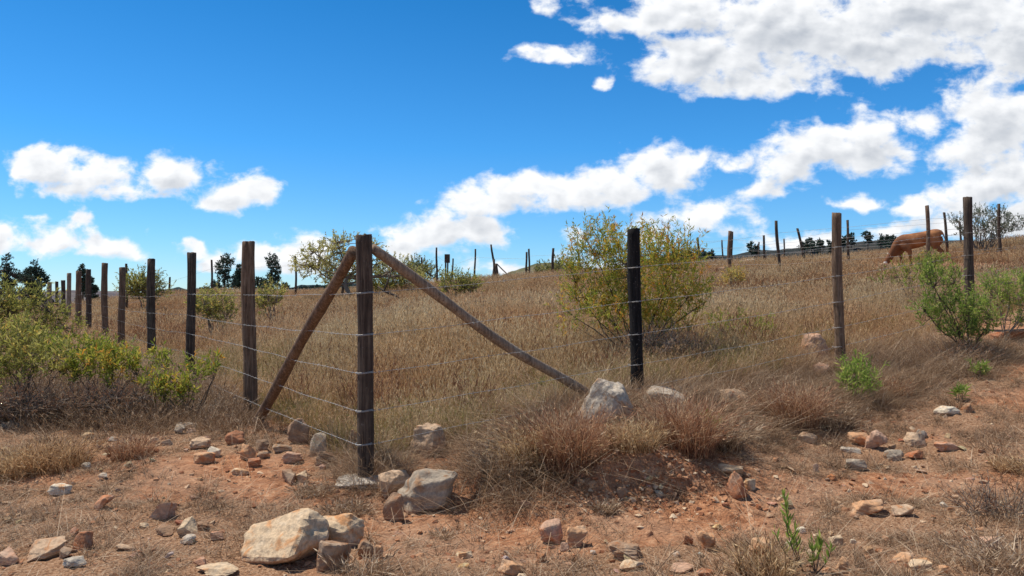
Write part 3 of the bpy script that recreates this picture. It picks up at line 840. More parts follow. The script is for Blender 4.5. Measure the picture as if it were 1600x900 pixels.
# px, py (centre), w, h in photo pixels, colour, shape seed / depth factor, label
ROCKS = [
 (430, 853, 128, 84, 'cream', .8, 'largest jagged cream boulder in the left foreground'),
 (525, 838, 74, 50, 'cream', .8, 'flat-topped cream stone touching the large jagged boulder'),
 (516, 877, 58, 48, 'brown', .7, 'brown purple stone in front of the flat-topped cream stone'),
 (571, 862, 26, 26, 'brown', .8, 'small grey brown stone right of the flat-topped cream stone'),
 (660, 775, 72, 62, 'grey', .8, 'large grey stone with orange underside right of the corner post'),
 (616, 763, 48, 38, 'tan', .8, 'tan stone wedged between corner post and large grey stone'),
 (616, 802, 34, 38, 'brown', .5, 'brown slanting wedge leaning below the large grey stone'),
 (668, 696, 54, 46, 'tan', .8, 'layered jagged tan stone in the grass right of the corner post'),
 (494, 700, 30, 30, 'grey', .8, 'pale grey pointed stone left of the corner post'),
 (549, 698, 30, 36, 'orange', .8, 'orange stone half hidden behind the corner post'),
 (459, 680, 40, 34, 'brown', .8, 'dark brown stone in dead grass right of the left brace foot'),
 (508, 722, 32, 22, 'dark', .8, 'dark stone below the pale grey pointed stone'),
 (407, 701, 24, 18, 'dark', .8, 'dark brown stone below the left brace foot'),
 (436, 704, 30, 13, 'grey', .7, 'flat grey stone between left brace foot and corner post'),
 (408, 713, 22, 12, 'tan', .7, 'low tan stone under the dark brown stone'),
 (386, 711, 24, 22, 'orange', .8, 'rounded orange tan stone below the split post'),
 (397, 726, 19, 14, 'red', .8, 'small orange red stone below the rounded orange stone'),
 (455, 718, 30, 18, 'pink', .7, 'pinkish stone in front of the flat grey stone'),
 (448, 750, 26, 20, 'brown', .8, 'brown stone of the pair on the red soil left of corner post'),
 (470, 748, 22, 16, 'cream', .8, 'cream orange stone of the pair on the red soil'),
 (374, 739, 29, 12, 'cream', .7, 'thin cream stone on the litter left of the corner post'),
 (364, 687, 28, 20, 'red', .8, 'reddish brown stone left of the split post foot'),
 (404, 664, 26, 18, 'dark', .8, 'dark stone at the foot of the left brace'),
 (366, 664, 22, 12, 'grey', .7, 'grey stone at the foot of the split post'),
 (310, 697, 32, 14, 'tan', .6, 'tan slab on top of the left stone cluster'),
 (332, 708, 19, 14, 'white', .8, 'bluish white stone in the left stone cluster'),
 (311, 718, 32, 18, 'orange', .8, 'orange brown block at the bottom of the left stone cluster'),
 (345, 655, 28, 12, 'tan', .7, 'flat tan stone left of the split post'),
 (290, 669, 26, 11, 'pale', .7, 'pale grey stone above the left stone cluster'),
 (277, 672, 22, 12, 'grey', .7, 'grey stone beside the pale one above the left stone cluster'),
 (258, 693, 22, 10, 'grey', .7, 'grey brown stone left of the left stone cluster'),
 (238, 690, 15, 8, 'tan', .7, 'tiny tan stone left of the left stone cluster'),
 (193, 649, 21, 13, 'cream', .7, 'cream stone at the edge of the green shrubs'),
 (228, 654, 24, 13, 'orange', .7, 'orange stone at the edge of the green shrubs'),
 (172, 669, 28, 10, 'tan', .6, 'flat tan stone below the green shrubs'),
 (151, 699, 13, 8, 'tan', .7, 'tiny tan stone beside the left grass tussock'),
 (170, 703, 22, 10, 'brown', .7, 'brown stone right of the left grass tussock'),
 (176, 688, 15, 7, 'pale', .7, 'tiny pale stone right of the left grass tussock'),
 (13, 665, 28, 9, 'grey', .6, 'grey plate at the left edge under the shrubs'),
 (122, 663, 22, 12, 'pale', .6, 'pale stone below the left shrub'),
 (132, 730, 18, 8, 'white', .6, 'small white stone below the left grass tussock'),
 (159, 744, 20, 8, 'pale', .6, 'thin pale stone below the left grass tussock'),
 (88, 769, 38, 18, 'white', .6, 'long white flat stone in the left foreground'),
 (155, 790, 26, 22, 'pink', .6, 'pinkish stone sunk in the soil right of the long white stone'),
 (248, 803, 33, 27, 'pink', .7, 'pink triangular slab in the left foreground'),
 (288, 829, 34, 26, 'cream', .8, 'cream orange angular stone in the left foreground'),
 (291, 847, 27, 15, 'pale', .7, 'pale stone just under the cream orange angular stone'),
 (254, 832, 27, 17, 'brown', .8, 'reddish brown stone left of the cream orange angular stone'),
 (313, 824, 22, 13, 'brown', .8, 'brown stone right of the cream orange angular stone'),
 (336, 839, 24, 15, 'pink', .8, 'pink brown stone left of the jagged boulder'),
 (223, 823, 14, 7, 'cream', .7, 'tiny cream stone below the pink slab'),
 (62, 862, 56, 34, 'tan', .8, 'large tan stone with white edge at the lower left'),
 (123, 849, 30, 28, 'red', .8, 'rust red block at the lower left'),
 (96, 868, 22, 16, 'brown', .8, 'brown stone between the large tan stone and the rust red block'),
 (8, 876, 30, 24, 'pink', .8, 'pinkish stone cut by the left picture edge'),
 (194, 859, 32, 10, 'tan', .6, 'thin tan sliver in the left foreground'),
 (112, 880, 32, 16, 'pale', .6, 'greenish pale stone at the lower left'),
 (330, 896, 68, 12, 'cream', .7, 'long cream slab at the bottom edge'),
 (942, 640, 118, 62, 'pale', .6, 'big pale boulder at the foot of the bent brace'),
 (1040, 626, 66, 26, 'pale', .8, 'long pale stone behind russet grass right of the black post'),
 (1156, 628, 44, 28, 'tan', .8, 'tan triangular stone in dead grass right of the black post'),
 (1182, 636, 18, 12, 'brown', .8, 'brown stone beside the tan triangular stone'),
 (1212, 660, 30, 14, 'tan', .7, 'tan stone under the dark russet tussock'),
 (1144, 739, 46, 18, 'cream', .8, 'cream slab on the bank edge'),
 (1152, 767, 38, 38, 'red', .9, 'dark red block under the cream slab on the bank edge'),
 (1174, 760, 20, 17, 'cream', .8, 'small cream stone right of the dark red block'),
 (862, 836, 38, 34, 'pink', .8, 'rounded red brown stone in the middle foreground'),
 (899, 843, 32, 30, 'orange', .8, 'yellow orange block right of the rounded red brown stone'),
 (883, 857, 14, 13, 'pink', .8, 'small pinkish pebble below the rounded red brown stone'),
 (979, 863, 54, 26, 'brown', .8, 'flat dark brown stone in the middle foreground'),
 (990, 887, 42, 18, 'cream', .8, 'cream yellow stone below the flat dark brown stone'),
 (1105, 849, 28, 28, 'orange', .8, 'orange brown cube-like stone in the middle foreground'),
 (1075, 846, 15, 15, 'red', .8, 'small red stone left of the orange brown cube-like stone'),
 (1191, 861, 36, 28, 'orange', .8, 'orange stone with cream face in the right foreground grass'),
 (797, 889, 36, 24, 'orange', .8, 'bright orange stone at the bottom edge'),
 (1070, 892, 36, 14, 'pink', .8, 'pink stone at the bottom edge'),
 (1105, 896, 26, 12, 'red', .8, 'red stone at the bottom edge'),
 (821, 789, 15, 10, 'pink', .8, 'small pink stone at the foot of the grassy bank'),
 (846, 875, 17, 14, 'brown', .8, 'small brown stone near the bottom edge'),
 (727, 868, 21, 12, 'cream', .8, 'small cream stone on red soil right of the foreground boulders'),
 (591, 866, 15, 17, 'orange', .8, 'orange pebble right of the foreground boulders'),
 (744, 753, 22, 28, 'red', .8, 'dark red stone in grass right of the large grey stone'),
 (973, 777, 17, 15, 'brown', .8, 'grey brown stone in the scraped bank'),
 (1031, 777, 14, 10, 'grey', .8, 'grey pebble in the scraped bank'),
 (1015, 772, 11, 11, 'orange', .8, 'orange pebble in the scraped bank'),
 (925, 764, 13, 13, 'orange', .8, 'orange stone at the left of the scraped bank'),
 (1264, 687, 28, 16, 'tan', .7, 'tan stone on the litter right of the dark russet tussock'),
 (1345, 690, 30, 19, 'orange', .8, 'orange tan stone beside the pinkish grey wedge'),
 (1371, 694, 34, 28, 'pink', .7, 'pinkish grey wedge on the litter below the bright herb'),
 (1333, 706, 32, 9, 'pale', .6, 'thin flat stone below the orange tan stone'),
 (1342, 730, 32, 17, 'grey', .7, 'grey white flat stone on the right litter'),
 (1400, 716, 27, 16, 'grey', .7, 'grey stone right of the pinkish grey wedge'),
 (1443, 680, 20, 13, 'pale', .7, 'pale stone on top of the right stone pair'),
 (1436, 692, 32, 18, 'tan', .7, 'grey tan stone under the pale one on the right'),
 (1436, 713, 25, 12, 'red', .8, 'flat red stone on the right litter'),
 (1483, 701, 31, 15, 'pink', .7, 'pink stone on the right litter'),
 (1487, 645, 38, 12, 'white', .6, 'white flat stone far right below the green shrub'),
 (1515, 642, 22, 14, 'brown', .8, 'brown stone beside the white flat stone'),
 (1362, 798, 54, 28, 'orange', .8, 'undercut orange tan slab on the right track'),
 (1418, 803, 34, 17, 'tan', .8, 'tan stone right of the undercut slab'),
 (1308, 848, 25, 17, 'cream', .8, 'cream stone right of the foreground sprig'),
 (1253, 831, 15, 10, 'white', .8, 'small white stone behind the foreground sprig'),
 (1335, 849, 11, 8, 'white', .8, 'tiny white stone right of the cream stone'),
 (1317, 884, 20, 20, 'orange', .8, 'orange brown stone near the bottom right'),
 (1273, 869, 16, 12, 'cream', .8, 'small cream stone at the foot of the foreground sprig'),
 (1422, 873, 36, 17, 'orange', .8, 'orange flat stone near the bottom right'),
 (1443, 887, 44, 20, 'cream', .8, 'cream grey stone below the orange flat stone'),
 (1478, 894, 17, 14, 'orange', .8, 'small orange stone at the bottom right edge'),
 (1553, 852, 34, 24, 'pink', .7, 'pink slab under dry twigs at the bottom right'),
 (1496, 788, 12, 11, 'brown', .8, 'small brown stone on the right track'),
 (1478, 791, 12, 7, 'pale', .8, 'tiny pale stone on the right track'),
 (1302, 750, 18, 10, 'orange', .8, 'small orange stone left of the track'),
 (1276, 734, 9, 12, 'pink', .8, 'tiny pink stone left of the grey white flat stone'),
 (1540, 756, 15, 6, 'tan', .8, 'tiny tan stone far right on the track'),
 (1542, 797, 16, 9, 'pink', .8, 'small pink stone far right on the track'),
 (1275, 549, 58, 36, 'pink', .8, 'pink brown boulder inside the fence beside the light brown post'),
 (1284, 584, 34, 20, 'pink', .7, 'reddish stone below the pink brown boulder'),
 (1592, 528, 50, 16, 'red', .8, 'red stone at the right edge behind the green shrub'),
 (1383, 414, 25, 10, 'brown', .8, 'low dark brown boulder near the muzzle of the cow'),
 (1165, 472, 13, 7, 'pink', .8, 'small pink stone in the tall grass'),
]
FAR_R = [(1168, 401, 28, 5, 34, 'pale', 'pale slab on the crest under the small posts'), (1128, 424, 24, 5, 29, 'tan', 'tan slab in the field left of the middle fence')]
for k, (px, py, w, h, c, df, lab) in enumerate(ROCKS):
    far = py < 480
    x, Yh = hit(px, py + h * .42) if not far else (None, 26.0 if px > 1300 else 17.)
    if far: x = G(px, py, Yh)[0]
    sx = w / F * Yh * 1.04; szv = h / F * Yh * 1.04
    sy = sx * df
    # height of a stone seen a little from above: its far top edge and its thickness both count
    el = max(.0, (py - 470) / F)
    sz = max(szv - sy * el * .75, szv * .55) * 1.12
    yy = Yh + sy * .42
    lod = 3 if w > 22 and not far else 2
    me = rock_mesh(100 + k + (300 if px in (525, 660) else 0), sx, sy, sz * 1.3, M['rock'], 12 + (k * 7) % 9, 4 if w > 44 and not far else lod, .07 + .05 * ((k * 37) % 10) / 10, peak=.62 if px == 942 else (.45 if px == 1275 else (-.35 if px == 660 else (.3 if (px * 7) % 3 == 0 and px != 525 else 0))))
    o = link('stone', me, None, (x, yy, hz(x, yy - sy * .3) - sz * .24))
    o.rotation_euler = (R(((k * 53) % 17) - 8), R(((k * 31) % 15) - 7), R((k * 47) % 40 - 20))
    o.color = (*PAL[c], 1)
    tag(o, lab, 'stone', 'loose stones on the dry ground')
for k, (px, py, w, h, d, c, lab) in enumerate(FAR_R):
    x, y, _ = G(px, py, d)
    o = link('stone', rock_mesh(300 + k, w / F * d, .4, .3, M['rock'], 14, 2), None, (x, y, hz(x, y) + .12)); o.color = (*PAL[c], 1)
    tag(o, lab, 'stone', 'loose stones on the dry ground')

rs = np.random.default_rng(404)
REG = [(130, 350, 660, 740, 34, 'small loose stone on the red soil left of the corner post'), (0, 350, 750, 890, 34, 'small loose stone in the left foreground litter'),
       (430, 540, 690, 745, 12, 'small loose stone near the foot of the left brace'), (600, 1100, 820, 895, 30, 'small loose stone on the red soil in the middle foreground'),
       (900, 1060, 740, 800, 18, 'small loose stone on the face of the scraped bank'), (1160, 1580, 680, 760, 30, 'small loose stone on the litter right of the scraped bank'),
       (1120, 1600, 770, 890, 34, 'small loose stone on the right track')]
smalls = [rock_mesh(800 + q_, .1, .085, .06, M['rock'], 11 + q_ % 4, 2, .08) for q_ in range(10)]
cols_ = ['tan', 'cream', 'orange', 'brown', 'red', 'pink', 'pale', 'tan', 'pink', 'cream']
kk = 0
for (x0, x1, y0, y1, n_, lab) in REG:
    for q_ in range(n_):
        px, py = rs.uniform(x0, x1), rs.uniform(y0, y1)
        x, Yh = hit(px, py); sc_ = rs.uniform(6, 18) / F * Yh / .1 * (.75 if rs.uniform() < .6 else 1.15)
        cn_ = cols_[int(rs.integers(10))]; fl = rs.uniform() < .4
        lb2 = lab.replace('small loose', 'small ' + ('flat ' if fl else 'chunky ') + {'pale': 'pale grey', 'red': 'rust red', 'pink': 'pinkish'}.get(cn_, cn_))
        o = link('small_stone', smalls[kk % 10], None, (x, Yh, hz(x, Yh) - .012 * sc_))
        o.scale = (sc_, sc_ * rs.uniform(.7, 1.1), sc_ * (rs.uniform(.35, .5) if fl else rs.uniform(.8, 1.15))); o.rotation_euler = (rs.normal(0, .25), rs.normal(0, .25), rs.uniform(0, 6.28))
        o.color = (*[c_ * rs.uniform(.85, 1.1) for c_ in PAL[cn_]], 1)
        tag(o, lb2, 'small stone', lab.replace('small loose stone', 'small loose stones')); kk += 1

# ------------------------------------------------------------------ instanced stuff (ground cover nobody could count)
def scatter(name, label, cat, variants, P, scl, rot, mat, tilt=.15, seed=0):
    """variants: list of (verts, quads, tris, tone); P: points; one object whose node tree spreads its own tufts"""
    rg = np.random.default_rng(seed)
    V = []; Q = []; T = []; tone = []; kind = []; n = 0
    for k, (v, q_, t_, tn) in enumerate(variants):
        V.append(v); tone.append(tn); kind.append(np.full(len(v), k))
        if len(q_): Q.append(np.asarray(q_) + n)
        if len(t_): T.append(np.asarray(t_) + n)
        n += len(v)
    m = len(P)
    V.append(P); tone.append(np.full(m, .5)); kind.append(np.full(m, -1))
    K = len(variants); N_ = n + m
    pick = np.zeros(N_, int); pick[n:] = rg.integers(0, K, m)
    rv = np.zeros((N_, 3)); rv[n:, 2] = rot; rv[n:, 0] = rg.normal(0, tilt, m); rv[n:, 1] = rg.normal(0, tilt, m)
    sv = np.ones((N_, 3)); sv[n:] = scl
    fs = []
    if Q: fs.append(np.concatenate(Q))
    if T: fs.append(np.concatenate(T))
    me = mesh_np(name, np.concatenate(V), fs, [mat], False, {'tone': ('FLOAT', np.concatenate(tone)), 'kind_id': ('INT', np.concatenate(kind)), 'pick': ('INT', pick), 'rotv': ('FLOAT_VECTOR', rv), 'sclv': ('FLOAT_VECTOR', sv)})
    o = link(name, me)
    tag(o, label, cat, None, 'stuff')
    g = bpy.data.node_groups.new(name + '_spread', 'GeometryNodeTree')
    g.interface.new_socket('Geometry', in_out='INPUT', socket_type='NodeSocketGeometry')
    g.interface.new_socket('Geometry', in_out='OUTPUT', socket_type='NodeSocketGeometry')
    nd = g.nodes; lk = g.links
    gi = nd.new('NodeGroupInput'); go = nd.new('NodeGroupOutput')
    def attr(nm, t):
        a = nd.new('GeometryNodeInputNamedAttribute'); a.data_type = t; a.inputs['Name'].default_value = nm; return a.outputs['Attribute']
    def sel(k):
        c = nd.new('FunctionNodeCompare'); c.data_type = 'INT'; c.operation = 'EQUAL'
        lk.new(attr('kind_id', 'INT'), c.inputs[2]); c.inputs[3].default_value = k
        s = nd.new('GeometryNodeSeparateGeometry'); s.domain = 'POINT'
        lk.new(gi.outputs[0], s.inputs[0]); lk.new(c.outputs[0], s.inputs[1])
        return s.outputs[0]
    j = nd.new('GeometryNodeJoinGeometry')
    for k in range(K):
        gti = nd.new('GeometryNodeGeometryToInstance'); lk.new(sel(k), gti.inputs[0]); lk.new(gti.outputs[0], j.inputs[0])
    ip = nd.new('GeometryNodeInstanceOnPoints')
    lk.new(sel(-1), ip.inputs['Points']); lk.new(j.outputs[0], ip.inputs['Instance'])
    ip.inputs['Pick Instance'].default_value = True
    lk.new(attr('pick', 'INT'), ip.inputs['Instance Index'])
    e2r = nd.new('FunctionNodeEulerToRotation'); lk.new(attr('rotv', 'FLOAT_VECTOR'), e2r.inputs[0]); lk.new(e2r.outputs[0], ip.inputs['Rotation'])
    lk.new(attr('sclv', 'FLOAT_VECTOR'), ip.inputs['Scale'])
    lk.new(ip.outputs[0], go.inputs[0])
    md = o.modifiers.new('spread', 'NODES'); md.node_group = g
    return o

def blades(rg, n, R0, h0, h1, w, lean, curve, heads=0., segs=3, tone0=.5, tones=.18, wild=1.2):
    """n separate curved blades; returns verts, quads, tris, tone"""
    r = R0 * np.sqrt(rg.uniform(0, 1, n)); a = rg.uniform(0, 2 * math.pi, n)
    bx, by = r * np.cos(a), r * np.sin(a)
    h = rg.uniform(h0, h1, n)
    da = a + rg.normal(0, wild, n)
    l = np.abs(rg.normal(lean, lean * .6, n)) ; c = np.abs(rg.normal(curve, curve * .7, n))
    fa = rg.uniform(0, math.pi, n)
    ww = w * rg.uniform(.6, 1.3, n)
    V = []; 
    ts = np.linspace(0, 1, segs + 1)
    for k, t in enumerate(ts):
        off = h * (l * t + c * t * t)
        z = h * t * (1 - .45 * c * t) - .02
        x = bx + off * np.cos(da); y = by + off * np.sin(da)
        wk = ww * (1 - .75 * t ** 1.5)
        V.append(np.stack([x - wk / 2 * np.cos(fa), y - wk / 2 * np.sin(fa), z], -1)); V.append(np.stack([x + wk / 2 * np.cos(fa), y + wk / 2 * np.sin(fa), z], -1))
    V = np.stack(V, 1)                                  # n, 2(segs+1), 3
    m = 2 * (segs + 1)
    base = np.arange(n)[:, None] * m
    q = np.concatenate([base + np.array([[2 * s, 2 * s + 1, 2 * s + 3, 2 * s + 2]]) for s in range(segs)])
    tn = np.clip(rg.normal(tone0, tones, n), 0, 1)
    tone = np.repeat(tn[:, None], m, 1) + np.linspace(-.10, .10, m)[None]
    v = V.reshape(-1, 3); tone = tone.ravel()
    if heads > 0:
        idx = np.where(rg.uniform(0, 1, n) < heads)[0]
        tip = (V[idx, -1] + V[idx, -2]) / 2; prev = (V[idx, -3] + V[idx, -4]) / 2
        dd = tip - prev; dd /= np.linalg.norm(dd, axis=1)[:, None]
        hv = []; 
        for s in range(4):
            sd = rg.normal(0, 1, (len(idx), 3)); sd -= (sd * dd).sum(1)[:, None] * dd; sd /= np.linalg.norm(sd, axis=1)[:, None]
            L = rg.uniform(.02, .05, len(idx))[:, None] * max(1, w / .004 * .7)
            s0 = tip - dd * L * s * .35
            e = s0 + dd * L + sd * L * .35
            wd = np.cross(dd, sd) * w * .6
            hv.append(np.stack([s0, (s0 + e) / 2 + wd, e, (s0 + e) / 2 - wd], 1))
        hv = np.concatenate(hv)
        n0 = len(v)
        q2 = n0 + np.arange(len(hv))[:, None] * 4 + np.arange(4)[None]
        v = np.r_[v, hv.reshape(-1, 3)]; q = np.r_[q, q2]
        tone = np.r_[tone, np.repeat(np.clip(rg.normal(tone0 + .12, tones, len(hv)), 0, 1), 4)]
    return v, q, np.zeros((0, 3), int), np.clip(tone, 0, 1)

def inside(x, y):
    lx = cpx[0] - .678 * (y - 5.2); ry = 5.2 + (x - cpx[0]) / 1.407
    return np.minimum(x - lx, (y - ry) * .8)             # >0 inside, roughly metres from the fence line
def in_view(x, y, m=1.1):
    return (np.abs(x) < .70 * y + m) & (y > 3.2)
def region(rg, n, x0, x1, y0, y1):
    return rg.uniform(x0, x1, n), rg.uniform(y0, y1, n)
def place_pts(x, y, dz=0.):
    return np.stack([x, y, H(x, y) + dz], -1)
def clear_of_rocks(x, y):
    ok = np.ones(len(x), bool)
    for o in ROCK_XY:
        ok &= ((x - o[0]) ** 2 + (y - o[1] + o[2] * .15) ** 2) > (o[2] * .62) ** 2
        r = o[2]
        ok &= (((x - o[0]) / (r * .62 + .01)) ** 2 + ((y - o[1] + r * .55 + .05) / (r * .5 + .10)) ** 2) > 1
    return ok
ROCK_XY = [(o.location.x, o.location.y, max(o.dimensions.x, .02)) for o in COL.objects if o.get('category') == 'stone']
bpy.context.view_layer.update()
ROCK_XY = []
for o in COL.objects:
    if o.get('category') == 'stone':
        bx = [v[0] for v in o.bound_box]
        ROCK_XY.append((o.location.x, o.location.y, max(bx) - min(bx)))

rg = np.random.default_rng(11)
# tall dry grass in the near field
def height_at(x, y):
    ins = inside(x, y)
    h = .55 + .45 * sstep(ins, .2, 3.0)
    h = h * (.7 + .6 * fbm(x, y, .7, 3, 50))
    return h
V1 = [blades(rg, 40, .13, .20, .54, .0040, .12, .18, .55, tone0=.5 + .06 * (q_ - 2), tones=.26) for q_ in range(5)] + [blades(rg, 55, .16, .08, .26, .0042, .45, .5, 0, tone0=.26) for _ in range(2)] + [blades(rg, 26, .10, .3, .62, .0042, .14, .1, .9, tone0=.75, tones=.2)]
x, y = region(rg, 46000, -14, 15, 5.3, 15.5)
den = .55 + .45 * sstep(inside(x, y), .3, 2.5)
den *= .45 + .9 * fbm(x, y, 1.3, 3, 61)
k = in_view(x, y) & (inside(x, y) > .12) & (rg.uniform(0, 1, len(x)) < den * 1.1) & clear_of_rocks(x, y)
k |= in_view(x, y) & (inside(x, y) < .12) & (x < -3.2) & (y > 8.6) & (rg.uniform(0, 1, len(x)) < .6)
x, y = x[k], y[k]; s = height_at(x, y) * rg.uniform(.7, 1.25, len(x))
thin = rg.uniform(0, 1, len(x)) < np.clip(14. / (y + .1) * .62, .35, 1)
x, y, s = x[thin], y[thin], s[thin]
print('near grass', len(x))
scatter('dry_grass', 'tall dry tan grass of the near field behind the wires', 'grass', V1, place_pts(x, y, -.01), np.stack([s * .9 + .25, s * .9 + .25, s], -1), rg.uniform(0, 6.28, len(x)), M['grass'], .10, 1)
# middle and far field
V2 = [blades(rg, 56, .30, .20, .52, .010, .12, .18, .5, 2, .53 + .07 * (q_ - 2), .26) for q_ in range(5)]
x, y = region(rg, 42000, -34, 34, 15, 46)
k = in_view(x, y, 2) & (rg.uniform(0, 1, len(x)) < .35 + .75 * fbm(x, y, .35, 3, 71)) & ((inside(x, y) > 0) | (x < -9))
cwx, cwy, _ = G(1428, 400, 27.0)
k &= ~((np.abs(x - cwx) < 1.25) & (y > cwy - 3.2) & (y < cwy + 1.4) & (rg.uniform(0, 1, len(x)) < .8))
x, y = x[k], y[k]; s = (.50 + .6 * fbm(x, y, .25, 3, 50)) * rg.uniform(.6, 1.25, len(x))
short = (1 - sstep(np.abs(x - cwx + .35), 2.0, 2.8)) * sstep(y, cwy - 9, cwy - 6) * (1 - sstep(y, cwy + 2, cwy + 3))
s = s * (1 - .80 * short)
print('far grass', len(x))
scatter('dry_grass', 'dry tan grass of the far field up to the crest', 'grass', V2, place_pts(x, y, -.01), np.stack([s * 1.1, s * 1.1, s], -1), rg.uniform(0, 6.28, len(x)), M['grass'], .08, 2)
# dark brown dried weeds with stiff stalks
V7 = [blades(rg, 34, .07, .2, .55, .0050, .22, .1, .9, 3, .12, .15) for _ in range(4)]
x, y = region(rg, 5200, -14, 15, 6.5, 24)
k = in_view(x, y) & (inside(x, y) > .4) & (fbm(x, y, .6, 3, 133) > .47) & (rg.uniform(0, 1, len(x)) < .5) & clear_of_rocks(x, y)
x, y = x[k], y[k]; s = rg.uniform(.5, 1.25, len(x))
scatter('dry_weeds', 'stiff dark brown dried weeds among the tan grass', 'weeds', V7, place_pts(x, y, -.01), np.stack([s, s, s], -1), rg.uniform(0, 6.28, len(x)), M['grass_red'], .1, 13)
# rough dry grass round the left shrubs
V8 = [blades(rg, 60, .14, .08, .30, .0038, .35, .4, .3, 3, .42, .25) for _ in range(4)]
x, y = region(rg, 12000, -9, -1.6, 5.7, 12)
k = in_view(x, y) & (inside(x, y) < -.05) & (rg.uniform(0, 1, len(x)) < sstep(-x - (y - 5.2) * .35, .9, 2.2) * sstep(y + .12 * (x + 3), 6.5, 7.3) * .8) & clear_of_rocks(x, y)
x, y = x[k], y[k]; s = rg.uniform(.5, 1.2, len(x))
scatter('dry_grass', 'rough brown grass under the green shrubs on the left', 'grass', V8, place_pts(x, y, -.01), np.stack([s, s, s], -1), rg.uniform(0, 6.28, len(x)), M['grass_grey'], .15, 14)
# olive young grass in patches near the corner
V3 = [blades(rg, 50, .12, .12, .32, .0035, .2, .25, .1) for _ in range(3)]
x, y = region(rg, 16000, -8, 8, 5.3, 16)
k = in_view(x, y) & (inside(x, y) > .15) & (fbm(x, y, .8, 3, 83) > .54 - .12 * (1 - sstep(y, 7, 11))) & (rg.uniform(0, 1, len(x)) < .6) & clear_of_rocks(x, y)
x, y = x[k], y[k]; s = rg.uniform(.6, 1.15, len(x))
scatter('young_grass', 'olive green young grass among the dry blades', 'grass', V3, place_pts(x, y, -.01), np.stack([s, s, s], -1), rg.uniform(0, 6.28, len(x)), M['grass_green'], .1, 3)
# pale tangled dead grass along the outside of the right run
V4 = [blades(rg, 70, .16, .08, .24, .0034, .9, .8, 0, 4, .5) for _ in range(5)]
x, y = region(rg, 14000, -1.4, 6.5, 4.4, 9.6)
ins = inside(x, y)
band = sstep(ins, -1.25, -.55) * (1 - sstep(ins, .5, 1.2)) * sstep(x, -.5, .1)
band = np.maximum(band, .55 * (1 - sstep(np.abs(ins - .4), .3, .9)))
band *= 1 - np.exp(-(((x - .85) / .42) ** 2 + ((y - 4.85) / .26) ** 2)) * 1.0
k = in_view(x, y) & (rg.uniform(0, 1, len(x)) < band * .85) & clear_of_rocks(x, y) & (y > 4.75 + .1 * rg.normal(0, 1, len(x)))
x, y = x[k], y[k]; s = rg.uniform(.55, 1.2, len(x))
print('tangle', len(x))
scatter('dead_grass', 'grey tangled dead grass on the bank outside the fence', 'grass', V4, place_pts(x, y, -.01), np.stack([s, s, s], -1), rg.uniform(0, 6.28, len(x)), M['grass_grey'], .2, 4)
# short dead turf on the open ground
V5 = [blades(rg, 56, .07, .015, .07, .0032, 1.0, .8, 0, 3, .38 + .07 * q_, .27) for q_ in range(5)] + [blades(rg, 50, .045, .04, .12, .0030, .6, .6, 0, 3, .22 + .2 * q_, .25) for q_ in range(2)]
x, y = region(rg, 60000, -7.5, 8.5, 3.2, 11)
li = litter(x, y)
k = in_view(x, y, .3) & (inside(x, y) < .6) & (rg.uniform(0, 1, len(x)) < (.16 + .40 * li) * np.clip(5.2 / y, .35, 1) * (.35 + 1.1 * fbm(x, y, 5, 2, 91))) & clear_of_rocks(x, y)
x, y = x[k], y[k]; s = rg.uniform(.5, 1.35, len(x)); sz_ = s * rg.uniform(.5, 1.2, len(x))
print('turf', len(x))
scatter('short_dead_turf', 'short grey dead turf on the red earth', 'grass', V5, place_pts(x, y, -.004), np.stack([s, s, sz_], -1), rg.uniform(0, 6.28, len(x)), M['grass_grey'], .2, 5)
# loose straws lying about
V6 = [blades(rg, 7, .16, .10, .34, .0026, 2.2, .5, 0, 4, .8, .1) for _ in range(4)]
for v in V6: v[0][:, 2] *= .10
x, y = region(rg, 2600, -6, 7, 3.2, 9)
k = in_view(x, y) & (rg.uniform(0, 1, len(x)) < .5)
x, y = x[k], y[k]
scatter('loose_straw', 'loose pale straws lying on the ground', 'straw', V6, place_pts(x, y, .012), np.ones((len(x), 3)) * rg.uniform(.4, 1.2, (len(x), 1)), rg.uniform(0, 6.28, len(x)), M['grass_grey'], .10, 6)
# gravel
def pebble(seed):
    me = rock_mesh(seed, 1, .8, .6, M['rock'], 10, 0, .05)
    v = np.array([v.co[:] for v in me.vertices]); t = []
    me.calc_loop_triangles()
    t = np.array([tuple(l.vertices) for l in me.loop_triangles])
    bpy.data.meshes.remove(me)
    return v, np.zeros((0, 4), int), t, np.full(len(v), (seed * .37) % 1)
m, N = new_mat('gravel_stone')
at = N.n('ShaderNodeAttribute', attribute_name='tone'); oi = N.n('ShaderNodeObjectInfo')
cc = N.ramp(N.math('FRACT', N.math('ADD', at.outputs['Fac'], oi.outputs['Random'])), [(0, (.24, .09, .045)), (.4, (.38, .165, .08)), (.65, (.47, .25, .135)), (.85, (.56, .36, .22)), (.97, (.66, .50, .33))])
n = N.noise(pos(N), 120, 4, .6)
cc = N.mix(N.ss(n, .45, .7, 0, .5), cc, (.3, .17, .1))
M['gravel'] = finish(m, N, princ(N, cc, .95, bump(N, n, .6, .004), .15))
VP = [pebble(500 + q_) for q_ in range(8)]
x, y = region(rg, 60000, -6.5, 7.5, 3.2, 9)
li = litter(x, y)
k = in_view(x, y) & (rg.uniform(0, 1, len(x)) < np.clip(.5 - .3 * li, .1, 1) * (.15 + 1.1 * fbm(x, y, 1.6, 3, 101)) * np.clip(4.5 / y, .2, 1)) & (inside(x, y) < .4)
x, y = x[k], y[k]; s = .005 + .045 * rg.uniform(0, 1, len(x)) ** 3.6
print('gravel', len(x))
